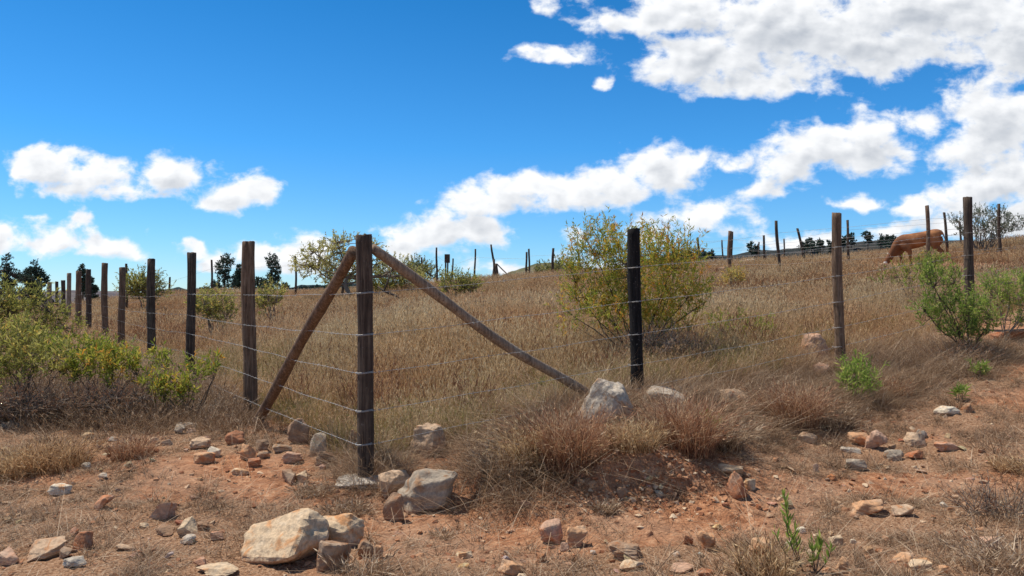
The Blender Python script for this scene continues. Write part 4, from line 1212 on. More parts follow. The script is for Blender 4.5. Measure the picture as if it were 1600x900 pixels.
scatter('gravel', 'small pebbles and soil crumbs on the red earth', 'gravel', VP, place_pts(x, y, -.2 * 0) - np.c_[np.zeros((len(x), 2)), s * .22], np.stack([s, s, s], -1), rg.uniform(0, 6.28, len(x)), M['gravel'], .3, 7)
# rubble of the scraped bank
x = rg.normal(.86, .30, 1500); y = rg.normal(4.86, .17, 1500)
k = (y > 4.5) & (y < 5.2) & in_view(x, y)
x, y = x[k], y[k]; s = .006 + .04 * rg.uniform(0, 1, len(x)) ** 4
scatter('bank_rubble', 'red soil clods and rubble of the scraped bank', 'rubble', VP, place_pts(x, y) - np.c_[np.zeros((len(x), 2)), s * .25], np.stack([s, s, s], -1), rg.uniform(0, 6.28, len(x)), M['gravel'], .3, 8)

# ------------------------------------------------------------------ single tussocks
def tussock(px, py, Y_, w, h, n, mat, label, seed, lean=.28, curve=.35, bw=.0042, heads=.4, tone=.5):
    rg = np.random.default_rng(seed)
    if Y_ is None: x, y = hit(px, py)
    else: x, y, _ = G(px, py, Y_)
    v, q_, t_, tn = blades(rg, n, w * .40, h * .25, h, bw, lean * .75, curve, heads, 4, tone, .30, 1.9)
    o = link('grass_tussock', mesh_np('grass_tussock', v, [q_], [mat], False, {'tone': ('FLOAT', tn)}), None, (x, y, hz(x, y)))
    tag(o, label, 'grass tussock', 'grass tussocks')
T = [(893, 728, None, .50, .46, 1500, 'grass_red', 'big russet tussock in front of the pale boulder'),
     (828, 728, None, .42, .38, 1000, 'grass', 'russet tussock left of the pale boulder'),
     (1072, 705, None, .46, .46, 1500, 'grass_red', 'big russet tussock right of the black post'),
     (1125, 700, None, .42, .24, 900, 'grass_grey', 'grey tussock on the bank above the cream slab'),
     (1240, 664, None, .54, .42, 1600, 'grass_red', 'dark russet rounded tussock left of the bright herb'),
     (1300, 668, None, .4, .26, 800, 'grass_grey', 'grey tussock beside the dark russet rounded tussock'),
     (790, 745, None, .42, .26, 1000, 'grass_grey', 'grey tussock right of the large grey stone'),
     (990, 700, None, .40, .22, 800, 'grass', 'grey tussock above the scraped bank'),
     (88, 735, None, .55, .26, 1200, 'grass', 'sprawling dry tussock in the left foreground'),
     (25, 742, None, .45, .24, 900, 'grass', 'dry tussock at the left edge'),
     (205, 715, None, .34, .20, 700, 'grass_red', 'brownish tussock right of the sprawling one'),
     (945, 800, None, .16, .08, 400, 'grass_grey', 'small dark tuft at the foot of the scraped bank'),
     (1500, 585, None, .6, .2, 1100, 'grass_grey', 'grey grass mound at the foot of the bright green shrub'),
     (1586, 735, None, .3, .10, 500, 'grass', 'small tan tuft at the right edge'),
     (1392, 620, None, .4, .22, 700, 'grass_red', 'reddish tussock right of the bright herb'),
     (1190, 900, None, .34, .20, 420, 'grass', 'thin tan tussock at the bottom edge right of the middle'),
     (560, 905, None, .30, .15, 260, 'grass_grey', 'thin tuft at the bottom edge below the boulders'),
     (1560, 880, None, .40, .14, 420, 'grass_grey', 'thin dead tuft at the lower right corner'),
     (490, 770, None, .30, .08, 500, 'grass_grey', 'low dead tuft left of the cement footing'),
     (540, 800, None, .34, .08, 500, 'grass_grey', 'low dead tuft in front of the cement footing'),
     (690, 840, None, .12, .06, 200, 'grass_grey', 'small tuft on the red soil below the large grey stone')]
for k, (px, py, d, w, h, n, mt, lab) in enumerate(T):
    tussock(px, py, d, w, h, n, M[mt], lab, 700 + k, lean=.3 if h > .15 else .7)

# ------------------------------------------------------------------ shrubs, herbs and trees
def leaf_faces(rg, P, D, L, W):
    """lanceolate leaves folded along the middle"""
    n = len(P)
    D = D / (np.linalg.norm(D, axis=1)[:, None] + 1e-9)
    s = np.cross(D, rg.normal(0, 1, (n, 3))); s /= np.linalg.norm(s, axis=1)[:, None] + 1e-9
    up = np.cross(s, D)
    L = L[:, None]; W = W[:, None]
    a = P; b = P + D * L * .45 + s * W + up * W * .3; c = P + D * L; d = P + D * L * .45 - s * W + up * W * .3
    v = np.stack([a, b, c, d], 1).reshape(-1, 3)
    t = np.arange(n)[:, None] * 4 + np.array([[0, 1, 2]]); t2 = np.arange(n)[:, None] * 4 + np.array([[0, 2, 3]])
    return v, np.concatenate([t, t2])

def plant(name, label, cat, base, blobs, seed, mats, n_twig, leaves_per, L, W, twig, stems=6, stem_r=.012, base_r=.08, updir=.9, trunk=None, group=None, tone=.5, tones=.22, hollow=.5, pts_fork=None, twig_r=None):
    """blobs: crown lobes (x, y, z, rx, ry, rz) round the base. Twigs end in the lobes; limbs run out to them."""
    rg = np.random.default_rng(seed)
    root = empty(name, base, label, cat, group)
    A = Acc()
    B = np.array(blobs, float)
    vol = B[:, 3] * B[:, 4] * B[:, 5]; pr = vol ** .75; pr /= pr.sum()
    # limbs
    nodes = []
    if trunk:
        tp = np.array(trunk['pts'], float); A.tube(tp, np.linspace(trunk['r0'], trunk['r1'], len(tp)), 8)
        starts = [tp[-1]] * 3 + [tp[len(tp) * 2 // 3]]
    for k in range(stems):
        b = B[k % len(B)] if k < len(B) else B[rg.choice(len(B), p=pr)]
        if trunk: p0 = starts[rg.integers(len(starts))]; r0 = trunk['r1'] * .8
        else:
            an = rg.uniform(0, 6.28); p0 = np.array([base_r * math.cos(an) * rg.uniform(.2, 1), base_r * math.sin(an) * rg.uniform(.2, 1), -.03]); r0 = stem_r * rg.uniform(.7, 1.2)
        q_ = rg.normal(0, 1, 3); q_ /= np.linalg.norm(q_)
        p1 = b[:3] + q_ * b[3:] * rg.uniform(.2, .75)
        t = np.linspace(0, 1, 8)[:, None]
        ctrl = p0 * .5 + p1 * .5 + np.array([0, 0, -.08 if trunk else .0]) * np.linalg.norm(p1 - p0) + rg.normal(0, .06, 3) * np.linalg.norm(p1 - p0)
        pts_ = (1 - t) ** 2 * p0 + 2 * t * (1 - t) * ctrl + t * t * p1 + rg.normal(0, .012, (8, 3)) * np.linalg.norm(p1 - p0) * np.sin(math.pi * t)
        A.tube(pts_, np.linspace(r0, r0 * .35, 8), 5, False)
        for m_ in (3, 4, 5, 6, 7): nodes.append(pts_[m_])
    nodes = np.array(nodes)
    # twig starts
    bi = rg.choice(len(B), n_twig, p=pr)
    q_ = rg.normal(0, 1, (n_twig, 3)); q_ /= np.linalg.norm(q_, axis=1)[:, None]
    rad = rg.uniform(0, 1, n_twig) ** (1 / 3.) * (1 - hollow) + hollow * rg.uniform(.75, 1.08, n_twig)
    Pt = B[bi, :3] + q_ * B[bi, 3:] * rad[:, None]
    Pt[:, 2] = np.maximum(Pt[:, 2], .03)
    D = q_ * (1 - updir) + np.array([0, 0, 1.]) * updir + rg.normal(0, .32, (n_twig, 3)); D /= np.linalg.norm(D, axis=1)[:, None]
    tl = twig * rg.uniform(.5, 1.3, n_twig)
    # thin branchlets joining some of the twigs to the limbs
    tr = twig_r or stem_r * .22
    step = max(1, n_twig // 260)
    for k in range(0, n_twig, step):
        d2 = ((nodes - Pt[k]) ** 2).sum(1); nn = nodes[np.argmin(d2)]
        mid = (nn + Pt[k]) / 2 + rg.normal(0, .05, 3) * math.sqrt(d2.min())
        A.tube([nn, mid, Pt[k], Pt[k] + D[k] * tl[k]], [tr * 1.8, tr * 1.3, tr, tr * .6], 4, False)
    # leaves spiral up each twig
    m_ = leaves_per
    tt = rg.uniform(0, 1, (n_twig, m_))
    P = Pt[:, None] + D[:, None] * (tl[:, None] * tt)[..., None]
    sd = rg.normal(0, 1, (n_twig, m_, 3)); sd /= np.linalg.norm(sd, axis=2)[..., None]
    LD = D[:, None] * .75 + sd * .75
    twt = rg.normal(0, tones, n_twig)
    tn = np.clip(tone + twt[:, None] * .7 + rg.normal(0, tones * .6, (n_twig, m_)) + (tt - .5) * .1, 0, 1).ravel()
    P = P.reshape(-1, 3); LD = LD.reshape(-1, 3); n = len(P)
    v, t = leaf_faces(rg, P, LD, L * rg.uniform(.6, 1.25, n), W * rg.uniform(.7, 1.2, n) * .5)
    f = mesh_np('foliage', v, [t], [mats[1]], False, {'tone': ('FLOAT', np.repeat(tn, 4))})
    A_me = A.mesh('branches', [mats[0]])
    if trunk: link('trunk', A_me, root); link('crown', f, root)
    else: link('branches', A_me, root); link('foliage', f, root)
    return root

def at(px, py, d):
    x, y, _ = G(px, py, d); return (x, y, hz(x, y))
def rel(base, d, lst):
    """crown lobes given as seen: centre px,py, half sizes in px, depth offset in metres"""
    out = []
    for (px, py, rx, ry, dy) in lst:
        dd = base[1] + dy
        x, y, z = G(px, py, dd)
        out.append((x - base[0], dy, z - base[2], rx / F * dd, rx / F * dd * .8, ry / F * dd))
    return out

# central shrub behind the black post
b = at(1000, 560, 8.9)
SH = [(985, 395, 80, 34, 0), (930, 385, 45, 30, 0), (925, 440, 50, 50, .1), (1005, 450, 70, 55, .1), (1070, 450, 42, 55, 0), (1060, 400, 35, 40, .1), (900, 480, 26, 28, 0), (990, 420, 55, 45, -.4), (960, 480, 50, 30, -.3), (1095, 470, 20, 24, .1), (985, 500, 70, 28, .2), (1050, 500, 45, 26, .2), (900, 430, 22, 30, 0), (890, 518, 26, 12, .1)]
plant('leafy_shrub', 'large yellow green shrub behind the charred black post', 'shrub', b, rel(b, 0, SH), 21, (M['bark'], M['leaf_yel']), 1350, 14, .058, .012, .24, 20, .011, .12, .88, tone=.70, tones=.26, hollow=.3)
# low green sprays right of it
b = at(1150, 560, 9.6)
plant('leafy_shrub', 'thin yellow green sprays in the grass right of the large shrub', 'shrub', b, rel(b, 0, [(1150, 515, 45, 26, 0), (1190, 520, 20, 16, 0), (1120, 525, 20, 20, 0)]), 22, (M['bark'], M['leaf_yel']), 110, 12, .05, .009, .16, 7, .006, .1, .8, tone=.5)
# bright green shrub on the right
b = at(1520, 566, 9.0)
plant('leafy_shrub', 'bright green shrub in front of the right post', 'shrub', b, rel(b, 0, [(1470, 465, 26, 40, 0), (1500, 500, 42, 34, 0), (1455, 435, 20, 18, 0), (1532, 500, 26, 32, -.1), (1448, 492, 16, 20, 0), (1515, 528, 18, 18, 0), (1490, 440, 12, 20, 0)]), 23, (M['bark'], M['leaf_green']), 330, 14, .055, .012, .19, 12, .009, .06, .85, tone=.6)
plant('leafy_shrub', 'sprawling green shrub at the right edge', 'shrub', at(1565, 560, 9.6), rel(at(1565, 560, 9.6), 0, [(1585, 455, 36, 26, 0), (1555, 462, 26, 22, 0), (1610, 480, 24, 40, 0), (1590, 500, 20, 16, 0)]), 24, (M['bark_grey'], M['leaf_green']), 260, 13, .055, .012, .17, 9, .009, .06, .7, tone=.65)
b = at(1425, 470, 13.0)
plant('leafy_shrub', 'thin yellow green sprays left of the bright green shrub', 'shrub', b, rel(b, 0, [(1410, 438, 36, 12, 0), (1440, 425, 30, 12, 0)]), 25, (M['bark'], M['leaf_yel']), 90, 11, .06, .012, .2, 7, .006, .1, .7, tone=.45)
def brush(lab, bb, lb_, n, seed, st):
    b = at(*bb)
    plant('dead_brush', lab, 'dead brush', b, rel(b, 0, lb_), seed, (M['bark_grey'], M['grass_red']), n, 7, .035, .005, .16, st, .005, .25, .45, tone=.5, tones=.25, hollow=.1, twig_r=.0022)
brush('brown dead brush at the foot of the large shrub', (1040, 590, 8.3), [(1030, 545, 60, 34, 0), (1085, 550, 40, 30, 0), (1000, 560, 30, 20, 0)], 420, 170, 22)
brush('grey brown dead brush under the spreading green shrub', (165, 655, 7.2), [(170, 625, 60, 18, 0), (110, 628, 40, 14, 0), (215, 622, 30, 14, 0)], 380, 171, 20)
brush('grey dead brush under the left edge shrub', (40, 668, 7.1), [(30, 630, 56, 20, 0)], 240, 172, 14)
brush('grey twiggy dead brush at the lower right corner', (1585, 840, 4.4), [(1575, 815, 50, 22, 0), (1530, 840, 30, 10, 0)], 120, 173, 14)
brush('brown dead brush at the foot of the bright green shrub', (1500, 585, 8.7), [(1500, 560, 50, 16, 0), (1455, 565, 24, 10, 0)], 220, 174, 14)
# herbs
def herb(px, py, w, h, n, label, seed, L=.07, Wd=.012, mat='leaf_green', tone=.55):
    x, y = hit(px, py)
    b = (x, y, hz(x, y)); s = y / F
    plant('green_herb', label, 'plant', b, [(0, 0, h * s * .45, w * s * .42, w * s * .35, h * s * .38)], seed, (M['bark'], M[mat]), n, 10, L, Wd, h * s * .4, 8, .004, .05, .8, tone=tone, hollow=.2)
herb(1342, 632, 76, 66, 90, 'bright green bushy herb on the litter below the light brown post', 31)
herb(1531, 594, 30, 24, 16, 'small green sprout below the bright green shrub', 32)
herb(1500, 628, 24, 20, 12, 'tiny green sprout on the litter on the right', 33)
herb(862, 622, 30, 26, 18, 'bright green sprout beside the bent brace', 34)
herb(1110, 690, 36, 34, 14, 'green sprout hidden in the bank grass', 35)
herb(745, 480 + 30, 40, 30, 16, 'small yellow green sprout in the middle of the field', 36, mat='leaf_yel')
herb(700, 575, 44, 40, 22, 'yellow green sprout in the field under the bent brace', 37, mat='leaf_yel')
# slender foreground sprigs
def sprig(px, py, tops, label, seed):
    x, y = hit(px, py)
    b = (x, y, hz(x, y)); rgs = np.random.default_rng(seed)
    root = empty('leafy_sprig', b, label, 'plant')
    A = Acc(); P = []; D = []
    for (tx, ty, n) in tops:
        X1, _, Z1 = G(tx, ty, y); p1 = np.array([X1 - b[0], rgs.uniform(-.03, .03), Z1 - b[2]])
        t = np.linspace(0, 1, 9)[:, None]; c = p1 * np.array([.75, 1, .4])
        pp = 2 * t * (1 - t) * c + t * t * p1
        A.tube(pp, np.linspace(.0035, .0012, 9), 5, False)
        for k in range(n):
            u = rgs.uniform(.35, 1); i = min(7, int(u * 8)); f = u * 8 - i
            P.append(pp[i] * (1 - f) + pp[min(8, i + 1)] * f); d = rgs.normal(0, .35, 3); d[2] = 1 * rgs.uniform(.7, 1.2); D.append(d)
    P = np.array(P); D = np.array(D)
    v, t = leaf_faces(rgs, P, D, rgs.uniform(.035, .065, len(P)), rgs.uniform(.004, .0065, len(P)))
    link('stem', A.mesh('stem', [M['bark']]), root)
    link('foliage', mesh_np('foliage', v, [t], [M['leaf_green']], False, {'tone': ('FLOAT', np.repeat(rgs.uniform(.3, 1, len(P)), 4))}), root)
sprig(1255, 893, [(1229, 775, 46), (1222, 800, 22), (1240, 825, 20), (1212, 830, 10)], 'tall slender green sprig in the right foreground', 41)
sprig(1275, 896, [(1284, 842, 24), (1270, 850, 14), (1296, 855, 12), (1268, 872, 12)], 'short green sprig right of the tall slender one', 42)
# left shrubs outside the fence
PL = [('large yellow green shrub at the left edge', (40, 668, 7.3), [(15, 545, 60, 26, .2), (75, 568, 42, 20, 0), (-10, 565, 46, 32, 0), (100, 585, 22, 14, .1), (22, 518, 26, 12, .5), (20, 596, 40, 12, -.1)], 300, .72, .85),
      ('spreading green shrub left of the fence', (165, 655, 7.4), [(150, 572, 38, 20, 0), (192, 568, 34, 16, .1), (214, 588, 18, 14, 0), (122, 592, 24, 14, 0), (175, 600, 22, 10, 0)], 150, .72, .85),
      ('green shrub at the foot of the third fence post', (285, 655, 7.3), [(245, 605, 24, 14, 0), (270, 624, 28, 14, 0), (312, 585, 22, 9, .2), (255, 570, 18, 9, .4), (335, 579, 10, 8, .2), (300, 610, 16, 12, 0)], 115, .68, .85)]
for k, (lab, bb, lb_, n, tn, ud) in enumerate(PL):
    b = at(*bb)
    plant('leafy_shrub', lab, 'shrub', b, rel(b, 0, lb_), 50 + k, (M['bark'], M['leaf_pale'] if k < 1 else M['leaf_yel']), n, 13, .064, .015, .18, 18, .007, .22, ud, tone=tn - .10, tones=.22, hollow=.3)
b = at(30, 520, 13)
plant('leafy_shrub', 'olive yellow shrub behind the large left one', 'shrub', b, rel(b, 0, [(15, 470, 56, 22, 0), (70, 496, 36, 24, 0), (-40, 480, 60, 40, 0), (100, 515, 30, 16, .3), (30, 500, 60, 20, .2)]), 55, (M['bark'], M['leaf_pale']), 400, 12, .08, .022, .24, 9, .014, .15, .7, tone=.5)
b = at(170, 600, 11)
plant('leafy_shrub', 'low green shrub along the outside of the left run', 'shrub', b, rel(b, 0, [(120, 548, 50, 16, 0), (180, 560, 40, 16, 0), (60, 540, 40, 20, .3)]), 56, (M['bark'], M['leaf_yel']), 260, 13, .06, .014, .18, 9, .009, .3, .7, tone=.45)
# inside shrubs
IN = [('yellow green shrub between the third and split posts', (335, 520, 16), [(330, 475, 28, 18, 0), (345, 490, 24, 16, 0), (318, 485, 18, 16, 0)], 170, .62),
      ('small yellow green shrub right of the split post', (428, 500, 20), [(425, 465, 18, 13, 0), (412, 475, 14, 10, 0)], 90, .6),
      ('green bush on the crest below the skyline board', (715, 470, 27), [(712, 447, 26, 13, 0), (735, 450, 16, 9, 0)], 150, .5),
      ('dull olive bush left of the leaning poles', (640, 455, 33), [(612, 440, 34, 18, 0), (640, 435, 20, 14, 0), (590, 455, 26, 10, 0)], 240, .35),
      ('rounded yellow bush behind the left run of posts', (228, 480, 30), [(222, 448, 24, 18, 0), (240, 455, 20, 14, 0), (208, 455, 16, 14, 0)], 240, .5),
      ('small orange flowered bush in the right field', (1145, 450, 21), [(1145, 438, 14, 9, 0)], 50, .95),
      ('yellow green clump at the foot of the middle fence post', (1452, 440, 18), [(1452, 415, 12, 12, 0)], 50, .5),
      ('olive bush on the skyline behind the large shrub', (875, 440, 40), [(885, 425, 26, 12, 0), (850, 432, 18, 7, 0)], 160, .3),
      ('small pale bush on the skyline left of the bent brace', (650, 440, 44), [(652, 425, 16, 13, 0), (668, 432, 12, 10, 0)], 120, .2)]
for k, (lab, bb, lb_, n, tn) in enumerate(IN):
    b = at(*bb); s = bb[2] / 10.
    plant('leafy_shrub', lab, 'shrub', b, rel(b, 0, lb_), 60 + k, (M['bark_grey'], M['leaf_pale']), int(n * 1.25), 12, .05 * s ** .8, .015 * s ** .8, .16 * s, 7, .01 * s, .1, .6, tone=tn, hollow=.35)
# grey green many-stemmed bush at the right crest
b = at(1535, 398, 29)
plant('leafy_shrub', 'grey green bush with many bare stems on the right crest', 'shrub', b, rel(b, 0, [(1540, 345, 36, 16, 0), (1505, 352, 20, 14, 0), (1575, 352, 22, 14, 0), (1540, 365, 40, 12, 0), (1525, 335, 14, 8, 0)]), 80, (M['bark_grey'], M['leaf_greygreen']), 300, 12, .10, .030, .32, 38, .02, .28, .7, tone=.5, hollow=.5)
# thorn tree
b = at(548, 466, 31)
TT = rel(b, 0, [(545, 385, 42, 13, 0), (585, 388, 18, 10, 0), (505, 400, 38, 12, 0), (480, 414, 26, 10, 0), (540, 408, 40, 12, 0), (585, 410, 34, 12, 0), (500, 425, 34, 8, 0), (625, 418, 22, 12, .5), (645, 432, 22, 9, .5), (560, 425, 24, 8, 0)])
plant('thorn_tree', 'flat-topped thin thorn tree behind the corner post', 'tree', b, TT, 90, (M['bark_grey'], M['leaf_tree']), 620, 11, .12, .040, .34, 14, .014, .1, .35, trunk={'pts': [(0, 0, -.2), (-.05, 0, .3), (-.25, .05, .7), (-.15, 0, 1.0)], 'r0': .11, 'r1': .07}, tone=.5, hollow=.2, twig_r=.012)
b = at(535, 462, 33)
plant('thorn_tree', 'small dark thorn tree in front of the flat-topped one', 'tree', b, rel(b, 0, [(520, 425, 16, 12, 0), (527, 440, 22, 10, 0)]), 91, (M['bark'], M['leaf_tree']), 120, 10, .12, .04, .3, 6, .02, .1, .5, trunk={'pts': [(0, 0, -.2), (0, 0, .3), (.05, 0, .6)], 'r0': .07, 'r1': .05}, tone=.25)
# crooked dead stem
root = empty('dead_branch', at(640, 470, 26), 'crooked dark dead stem leaning under the thorn tree', 'dead branch')
A = Acc(); bx_, by_, bz_ = root.location
def wl(px, py): X_, _, Z_ = G(px, py, 26); return (X_ - bx_, 0, Z_ - bz_)
A.tube([wl(640, 475), wl(618, 462), wl(600, 455), wl(590, 447)], [.05, .045, .04, .02], 6)
A.tube([wl(600, 455), wl(608, 435), wl(612, 420)], [.035, .03, .015], 5)
link('stem', A.mesh('stem', [M['bark']]), root)

# dark gum trees beyond the field
def gum(px, top, d, w, seed, label, dense=1., lobes=7):
    rgs = np.random.default_rng(seed)
    x, y, zt = G(px, top, d); z = hz(x, y); h = zt - z; ws = w / F * d
    vis = (470 - top) / F * d + .5                      # the part seen above the field
    Bl = []
    for k in range(lobes):
        f = k / (lobes - 1.)
        zz = h - vis * (1 - f) * .92 - .06 * h
        r = ws * (.55 + .5 * math.sin(math.pi * min(1, (1 - f) + .12))) * rgs.uniform(.45, .75)
        Bl.append((rgs.uniform(-.8, .8) * ws * (1.15 - f * .8), rgs.uniform(-.3, .3) * ws, zz, r * .85, r * .8, vis * rgs.uniform(.10, .17)))
    plant('gum_tree', label, 'tree', (x, y, z), Bl, seed, (M['bark'], M['leaf_dark']), int(520 * dense), 9, .009 * d * .26, .0045 * d * .26, ws * .18, 9, .03, .1, .5, trunk={'pts': [(0, 0, -.3), (rgs.uniform(-.1, .1), 0, h * .4), (0, 0, h * .8)], 'r0': .16, 'r1': .06}, group='dark trees beyond the field', tone=.4, hollow=.25, twig_r=.02)
gum(352, 400, 85, 22, 1, 'tallest of the dark gum trees left of the split post')
gum(372, 416, 90, 15, 2, 'dark gum tree just left of the split post')
gum(424, 402, 85, 20, 3, 'dark gum tree just right of the split post')
gum(402, 436, 88, 24, 4, 'low dark tree between the two gum trees at the split post', 1, 5)
gum(440, 444, 84, 16, 5, 'low dark bush-like tree right of the gum trees', .6, 4)
gum(330, 440, 92, 20, 6, 'low dark tree left of the gum trees', .8, 4)
gum(12, 403, 60, 22, 7, 'dark gum tree at the left edge')
gum(60, 411, 62, 24, 8, 'broad dark gum tree left of the fence end', 1.5)
gum(40, 432, 58, 26, 9, 'lower dark gum tree between the two at the left', 1.2, 5)
gum(130, 416, 70, 12, 10, 'slim dark gum tree behind the left run of posts', .9)
gum(142, 434, 72, 14, 11, 'small dark tree beside the slim gum tree', .8, 4)
gum(-25, 420, 64, 24, 12, 'dark gum tree cut by the left edge')
# trees on the dark ridge
RT = [(1053, 394, 9, 1), (1066, 392, 8, 0), (1078, 390, 9, 1), (1090, 391, 9, 0), (1102, 392, 8, 1), (1112, 392, 6, 0), (1174, 380, 8, 2), (1181, 384, 6, 2), (1256, 377, 10, 3), (1268, 374, 12, 3), (1282, 376, 10, 3), (1298, 378, 6, 4), (1330, 366, 10, 5), (1318, 370, 6, 5), (1356, 364, 8, 6), (1376, 369, 6, 7), (1386, 369, 6, 7), (1395, 370, 6, 7), (1042, 397, 6, 1), (1022, 402, 8, 1), (1004, 404, 8, 1)]
RL = ['pair-forming dark tree nearest left of the low belt end above the large shrub', 'low rounded dark tree second in the belt above the large shrub', 'dark tree in the middle of the belt above the large shrub', 'dark tree just left of the thin post in the belt',
      'dark tree just right of the thin post in the belt', 'dark tree at the right end of the belt before the double post', 'larger dark tree alone on the bare crest right of the double post', 'smaller dark tree leaning on the one alone on the bare crest',
      'small dark tree at the left of the round clump behind the tilting post', 'tallest dark tree of the round clump behind the tilting post', 'wide dark tree on the right of the round clump behind the tilting post', 'small separate dark tree just right of the round clump',
      'dark tree just right of the dark thin post behind the light brown post', 'dark tree just left of the dark thin post behind the light brown post', 'pointed dark tree standing alone between light brown post and cow', 'first small dark tree of the thin row left of the cow',
      'second small dark tree of the thin row left of the cow', 'last small dark tree of the thin row, closest to the cow', 'dark tree low on the skyline right of the large shrub top', 'low dark tree showing through the right of the large shrub', 'low dark tree showing through the middle of the large shrub']
for k, (px, top, w, wi) in enumerate(RT):
    d = 175 + (k * 13) % 20
    x, y, zt = G(px, top, d)
    hh = 18. / F * d + 1
    zb = zt - hh
    rgs = np.random.default_rng(900 + k); ws = w / F * d
    Bl = [(rgs.uniform(-.3, .3) * ws, 0, hh * f, ws * rgs.uniform(.4, .75) * (1.15 - f * .6), ws * .5, hh * .13) for f in (.42, .58, .72, .86)]
    plant('ridge_tree', RL[k], 'tree', (x, y, zb), Bl, 900 + k, (M['bark'], M['leaf_dark']), 70, 8, .55, .26, .5, 4, .03, .1, .5, trunk={'pts': [(0, 0, -3), (0, 0, hh * .3), (0, 0, hh * .7)], 'r0': .16, 'r1': .08}, group='distant dark trees on the ridge', tone=.35, hollow=.2, twig_r=.03)
# forest belt on the far hill
def belt(name, label, xs_, top, d, seed, n, s):
    rgs = np.random.default_rng(seed)
    px = rgs.uniform(xs_[0], xs_[1], n); dd = d + rgs.uniform(0, 12, n)
    tp = np.interp(px, *top) + rgs.uniform(0, 5, n)
    u = (px - 800) / F; P = []
    for a, b_, c_ in zip(px, tp, dd):
        X_, Y_, Z_ = G(a, b_, c_); P.append((X_, Y_, Z_ - s * .6))
    v, t = leaf_faces(rgs, np.array(P), rgs.normal(0, 1, (n, 3)) + [0, 0, .8], rgs.uniform(.6, 1.3, n) * s, rgs.uniform(.3, .5, n) * s)
    o = link(name, mesh_np(name, v, [t], [M['leaf_dark']], False, {'tone': ('FLOAT', np.repeat(rgs.uniform(0, .6, n), 4))}))
    tag(o, label, 'forest', None, 'stuff')
belt('forest', 'far dark belt of trees above the dark ridge', (985, 1115), ([985, 1040, 1060, 1110, 1115], [412, 400, 396, 396, 402]), 195, 5, 2600, .9)
belt('forest', 'far dark plantation on the hill behind the thorn tree', (440, 640), ([440, 480, 540, 640], [453, 448, 447, 452]), 780, 6, 2400, 5.0)

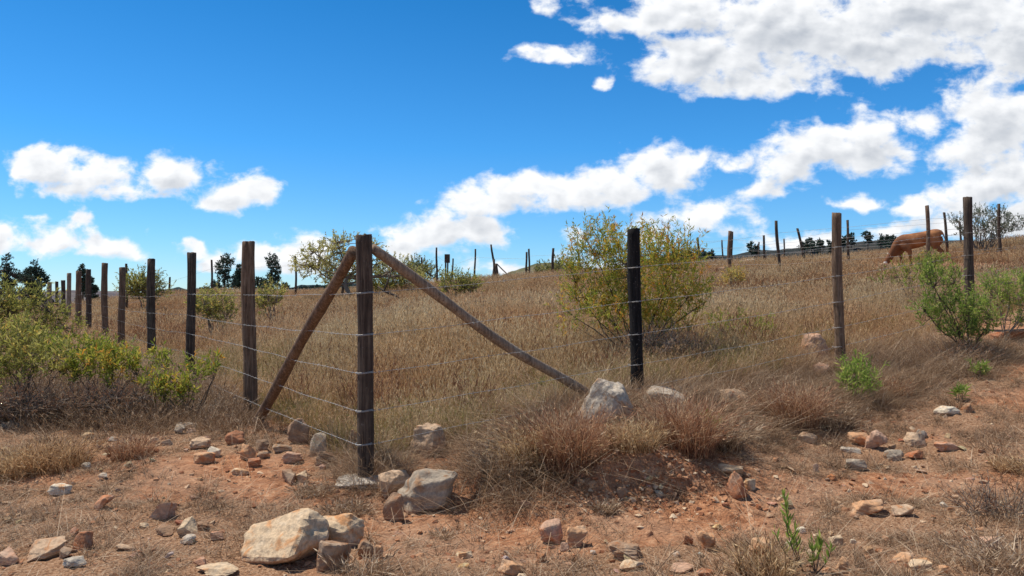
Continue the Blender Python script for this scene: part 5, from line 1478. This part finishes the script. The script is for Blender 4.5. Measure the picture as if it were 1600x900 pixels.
# ------------------------------------------------------------------ cow
def cow():
    x, y, _ = G(1441, 400, 27.2)
    z = hz(x, y)
    root = empty('cow', (x, y, z), 'brown cow grazing head down on the right crest behind the fence', 'cow')
    A = Acc()
    def loft(secs, sides=20, sub=5):
        """smooth tube through (x, y, z, half width, half height) sections"""
        S = np.array(secs, float); k = len(S)
        t = np.linspace(0, k - 1, (k - 1) * sub + 1); out = []
        for c in range(5):
            y_ = S[:, c]; m = np.gradient(y_); i = np.minimum(t.astype(int), k - 2); f = t - i
            out.append(y_[i] * (2 * f**3 - 3 * f**2 + 1) + m[i] * (f**3 - 2 * f**2 + f) + y_[i + 1] * (-2 * f**3 + 3 * f**2) + m[i + 1] * (f**3 - f**2))
        P = np.stack(out[:3], -1); w = out[3]; h = out[4]
        tg = np.gradient(P, axis=0); tg /= np.linalg.norm(tg, axis=1)[:, None]
        a = np.cross(tg, [0, 0, 1.]); bad = np.linalg.norm(a, axis=1) < .3; 
        a = np.where(np.abs(tg[:, 2:3]) > .9, np.array([[0, 1., 0]]), a); a /= np.linalg.norm(a, axis=1)[:, None]
        a = a * np.where(a[:, 1:2] < 0, -1, 1)
        b_ = np.cross(tg, a)
        th = np.linspace(0, 2 * math.pi, sides, endpoint=False)
        ring = P[:, None] + (a * w[:, None])[:, None] * np.cos(th)[None, :, None] + (b_ * h[:, None])[:, None] * np.sin(th)[None, :, None]
        n_ = len(P); i = np.arange(n_ - 1)[:, None] * sides; j = np.arange(sides)[None]
        q_ = np.stack([i + j, i + (j + 1) % sides, i + sides + (j + 1) % sides, i + sides + j], -1).reshape(-1, 4)
        v = np.r_[ring.reshape(-1, 3), P[:1], P[-1:]]
        c0 = n_ * sides; l = (n_ - 1) * sides
        tr = [(c0, (m + 1) % sides, m) for m in range(sides)] + [(c0 + 1, l + m, l + (m + 1) % sides) for m in range(sides)]
        A.add(v, q_, tr)
    # trunk, neck and head in one run from rump to muzzle
    loft([(.80, 0, 1.00, .05, .08), (.76, 0, 1.04, .17, .18), (.60, 0, 1.06, .25, .22), (.35, 0, 1.02, .26, .24), (.05, 0, .98, .29, .28), (-.25, 0, .97, .28, .29), (-.50, 0, .99, .22, .27), (-.68, 0, .91, .15, .21),
          (-.84, 0, .75, .11, .155), (-.98, -.02, .58, .09, .125), (-1.09, -.03, .46, .11, .125), (-1.17, -.03, .36, .095, .11), (-1.26, -.04, .25, .07, .08), (-1.33, -.04, .17, .068, .07), (-1.36, -.04, .12, .05, .05)])
    loft([(-.50, 0, .74, .05, .08), (-.62, 0, .66, .04, .10), (-.78, 0, .56, .025, .06), (-.86, 0, .52, .02, .03)], 12)   # dewlap and brisket
    for s in (1, -1):
        e = .07 * s
        loft([(.62, .12 * s, 1.02, .10, .18), (.62 + e, .16 * s, .86, .11, .20), (.56 + e, .17 * s, .68, .085, .13), (.62 + e, .17 * s, .54, .055, .075), (.72 + e, .17 * s, .42, .045, .058), (.69 + e, .17 * s, .26, .036, .040), (.67 + e, .17 * s, .12, .036, .042), (.65 + e, .17 * s, .05, .048, .055), (.63 + e, .17 * s, 0.0, .055, .065)], 12)
        loft([(-.50, .14 * s, .95, .08, .20), (-.52 - e, .17 * s, .78, .09, .16), (-.50 - e * 2, .16 * s, .60, .065, .09), (-.50 - e * 2, .15 * s, .42, .052, .055), (-.51 - e * 2, .15 * s, .34, .05, .05), (-.51 - e * 2, .15 * s, .18, .035, .035), (-.52 - e * 2, .15 * s, .07, .045, .05), (-.54 - e * 2, .15 * s, .0, .052, .062)], 12)
    loft([(.78, 0, 1.14, .045, .045), (.87, 0, 1.08, .035, .035), (.90, 0, .92, .022, .022), (.91, 0, .70, .018, .018), (.91, 0, .52, .03, .03), (.91, 0, .42, .042, .042), (.91, 0, .32, .02, .02)], 10)
    me = A.mesh('body', [], True)
    o = bpy.data.objects.new('body', me); COL.objects.link(o)
    rm = o.modifiers.new('remesh', 'REMESH'); rm.mode = 'VOXEL'; rm.voxel_size = .02; rm.use_smooth_shade = True
    sm = o.modifiers.new('smooth', 'SMOOTH'); sm.iterations = 5; sm.factor = .5
    bpy.context.view_layer.update()
    dg = bpy.context.evaluated_depsgraph_get()
    m2 = bpy.data.meshes.new_from_object(o.evaluated_get(dg))
    bpy.data.objects.remove(o)
    m2.name = 'body'
    mt, N = new_mat('brown_hide')
    tc = N.n('ShaderNodeTexCoord'); sp = N.n('ShaderNodeSeparateXYZ', ins={0: tc.outputs['Object']})
    n = N.noise(tc.outputs['Object'], 3, 3, .5)
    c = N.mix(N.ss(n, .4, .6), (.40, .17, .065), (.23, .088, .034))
    c = N.mix(N.ss(sp.outputs[2], .95, .70, 0, .45), c, (.16, .06, .025))  # lit back and shaded lower body put into the hide colour
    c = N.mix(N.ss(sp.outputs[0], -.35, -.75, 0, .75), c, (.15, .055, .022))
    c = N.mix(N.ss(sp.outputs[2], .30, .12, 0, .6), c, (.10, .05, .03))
    white = N.math('MULTIPLY', N.ss(sp.outputs[0], -1.16, -1.20), N.ss(sp.outputs[2], .40, .34))
    c = N.mix(white, c, (.72, .66, .58))
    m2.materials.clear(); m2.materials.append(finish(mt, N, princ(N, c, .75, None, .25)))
    for p in m2.polygons: p.use_smooth = True
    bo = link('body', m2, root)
    horn = mat_plain('horn', (.5, .42, .32), .5)
    def ear(s):
        pts_ = np.array([(-1.02, .08 * s, .54), (-1.04, .18 * s, .57), (-1.05, .28 * s, .52), (-1.04, .31 * s, .46), (-1.02, .2 * s, .45), (-1.01, .1 * s, .46)])
        back = pts_ + [.02, 0, .01]
        v = np.r_[pts_, back]
        f = [tuple(range(6)), tuple(range(11, 5, -1))] + [(k, (k + 1) % 6, 6 + (k + 1) % 6, 6 + k) for k in range(6)]
        mm = bpy.data.meshes.new('ear'); mm.from_pydata([tuple(q_) for q_ in v], [], f); mm.materials.append(mt)
        link('ear', mm, root)
        A = Acc(); A.tube([(-1.03, .06 * s, .56), (-1.06, .12 * s, .63), (-1.10, .14 * s, .70)], [.022, .016, .006], 6)
        link('horn', A.mesh('horn', [horn]), root)
        A = Acc(); A.tube([(-1.17, .085 * s - .03, .38), (-1.18, .10 * s - .03, .38)], [.016, .012], 6)
        link('eye', A.mesh('eye', [M['wood_black']]), root)
    ear(1); ear(-1)
    u_, v_ = x / y, (z - EYE) / y
    print('cow base seen at', 450 - F * math.tan(math.atan(v_) - PITCH), 'dist', y)
    root.rotation_euler = (0, R(-9), R(-20))
    root.scale = (.95, .90, .97)
cow()
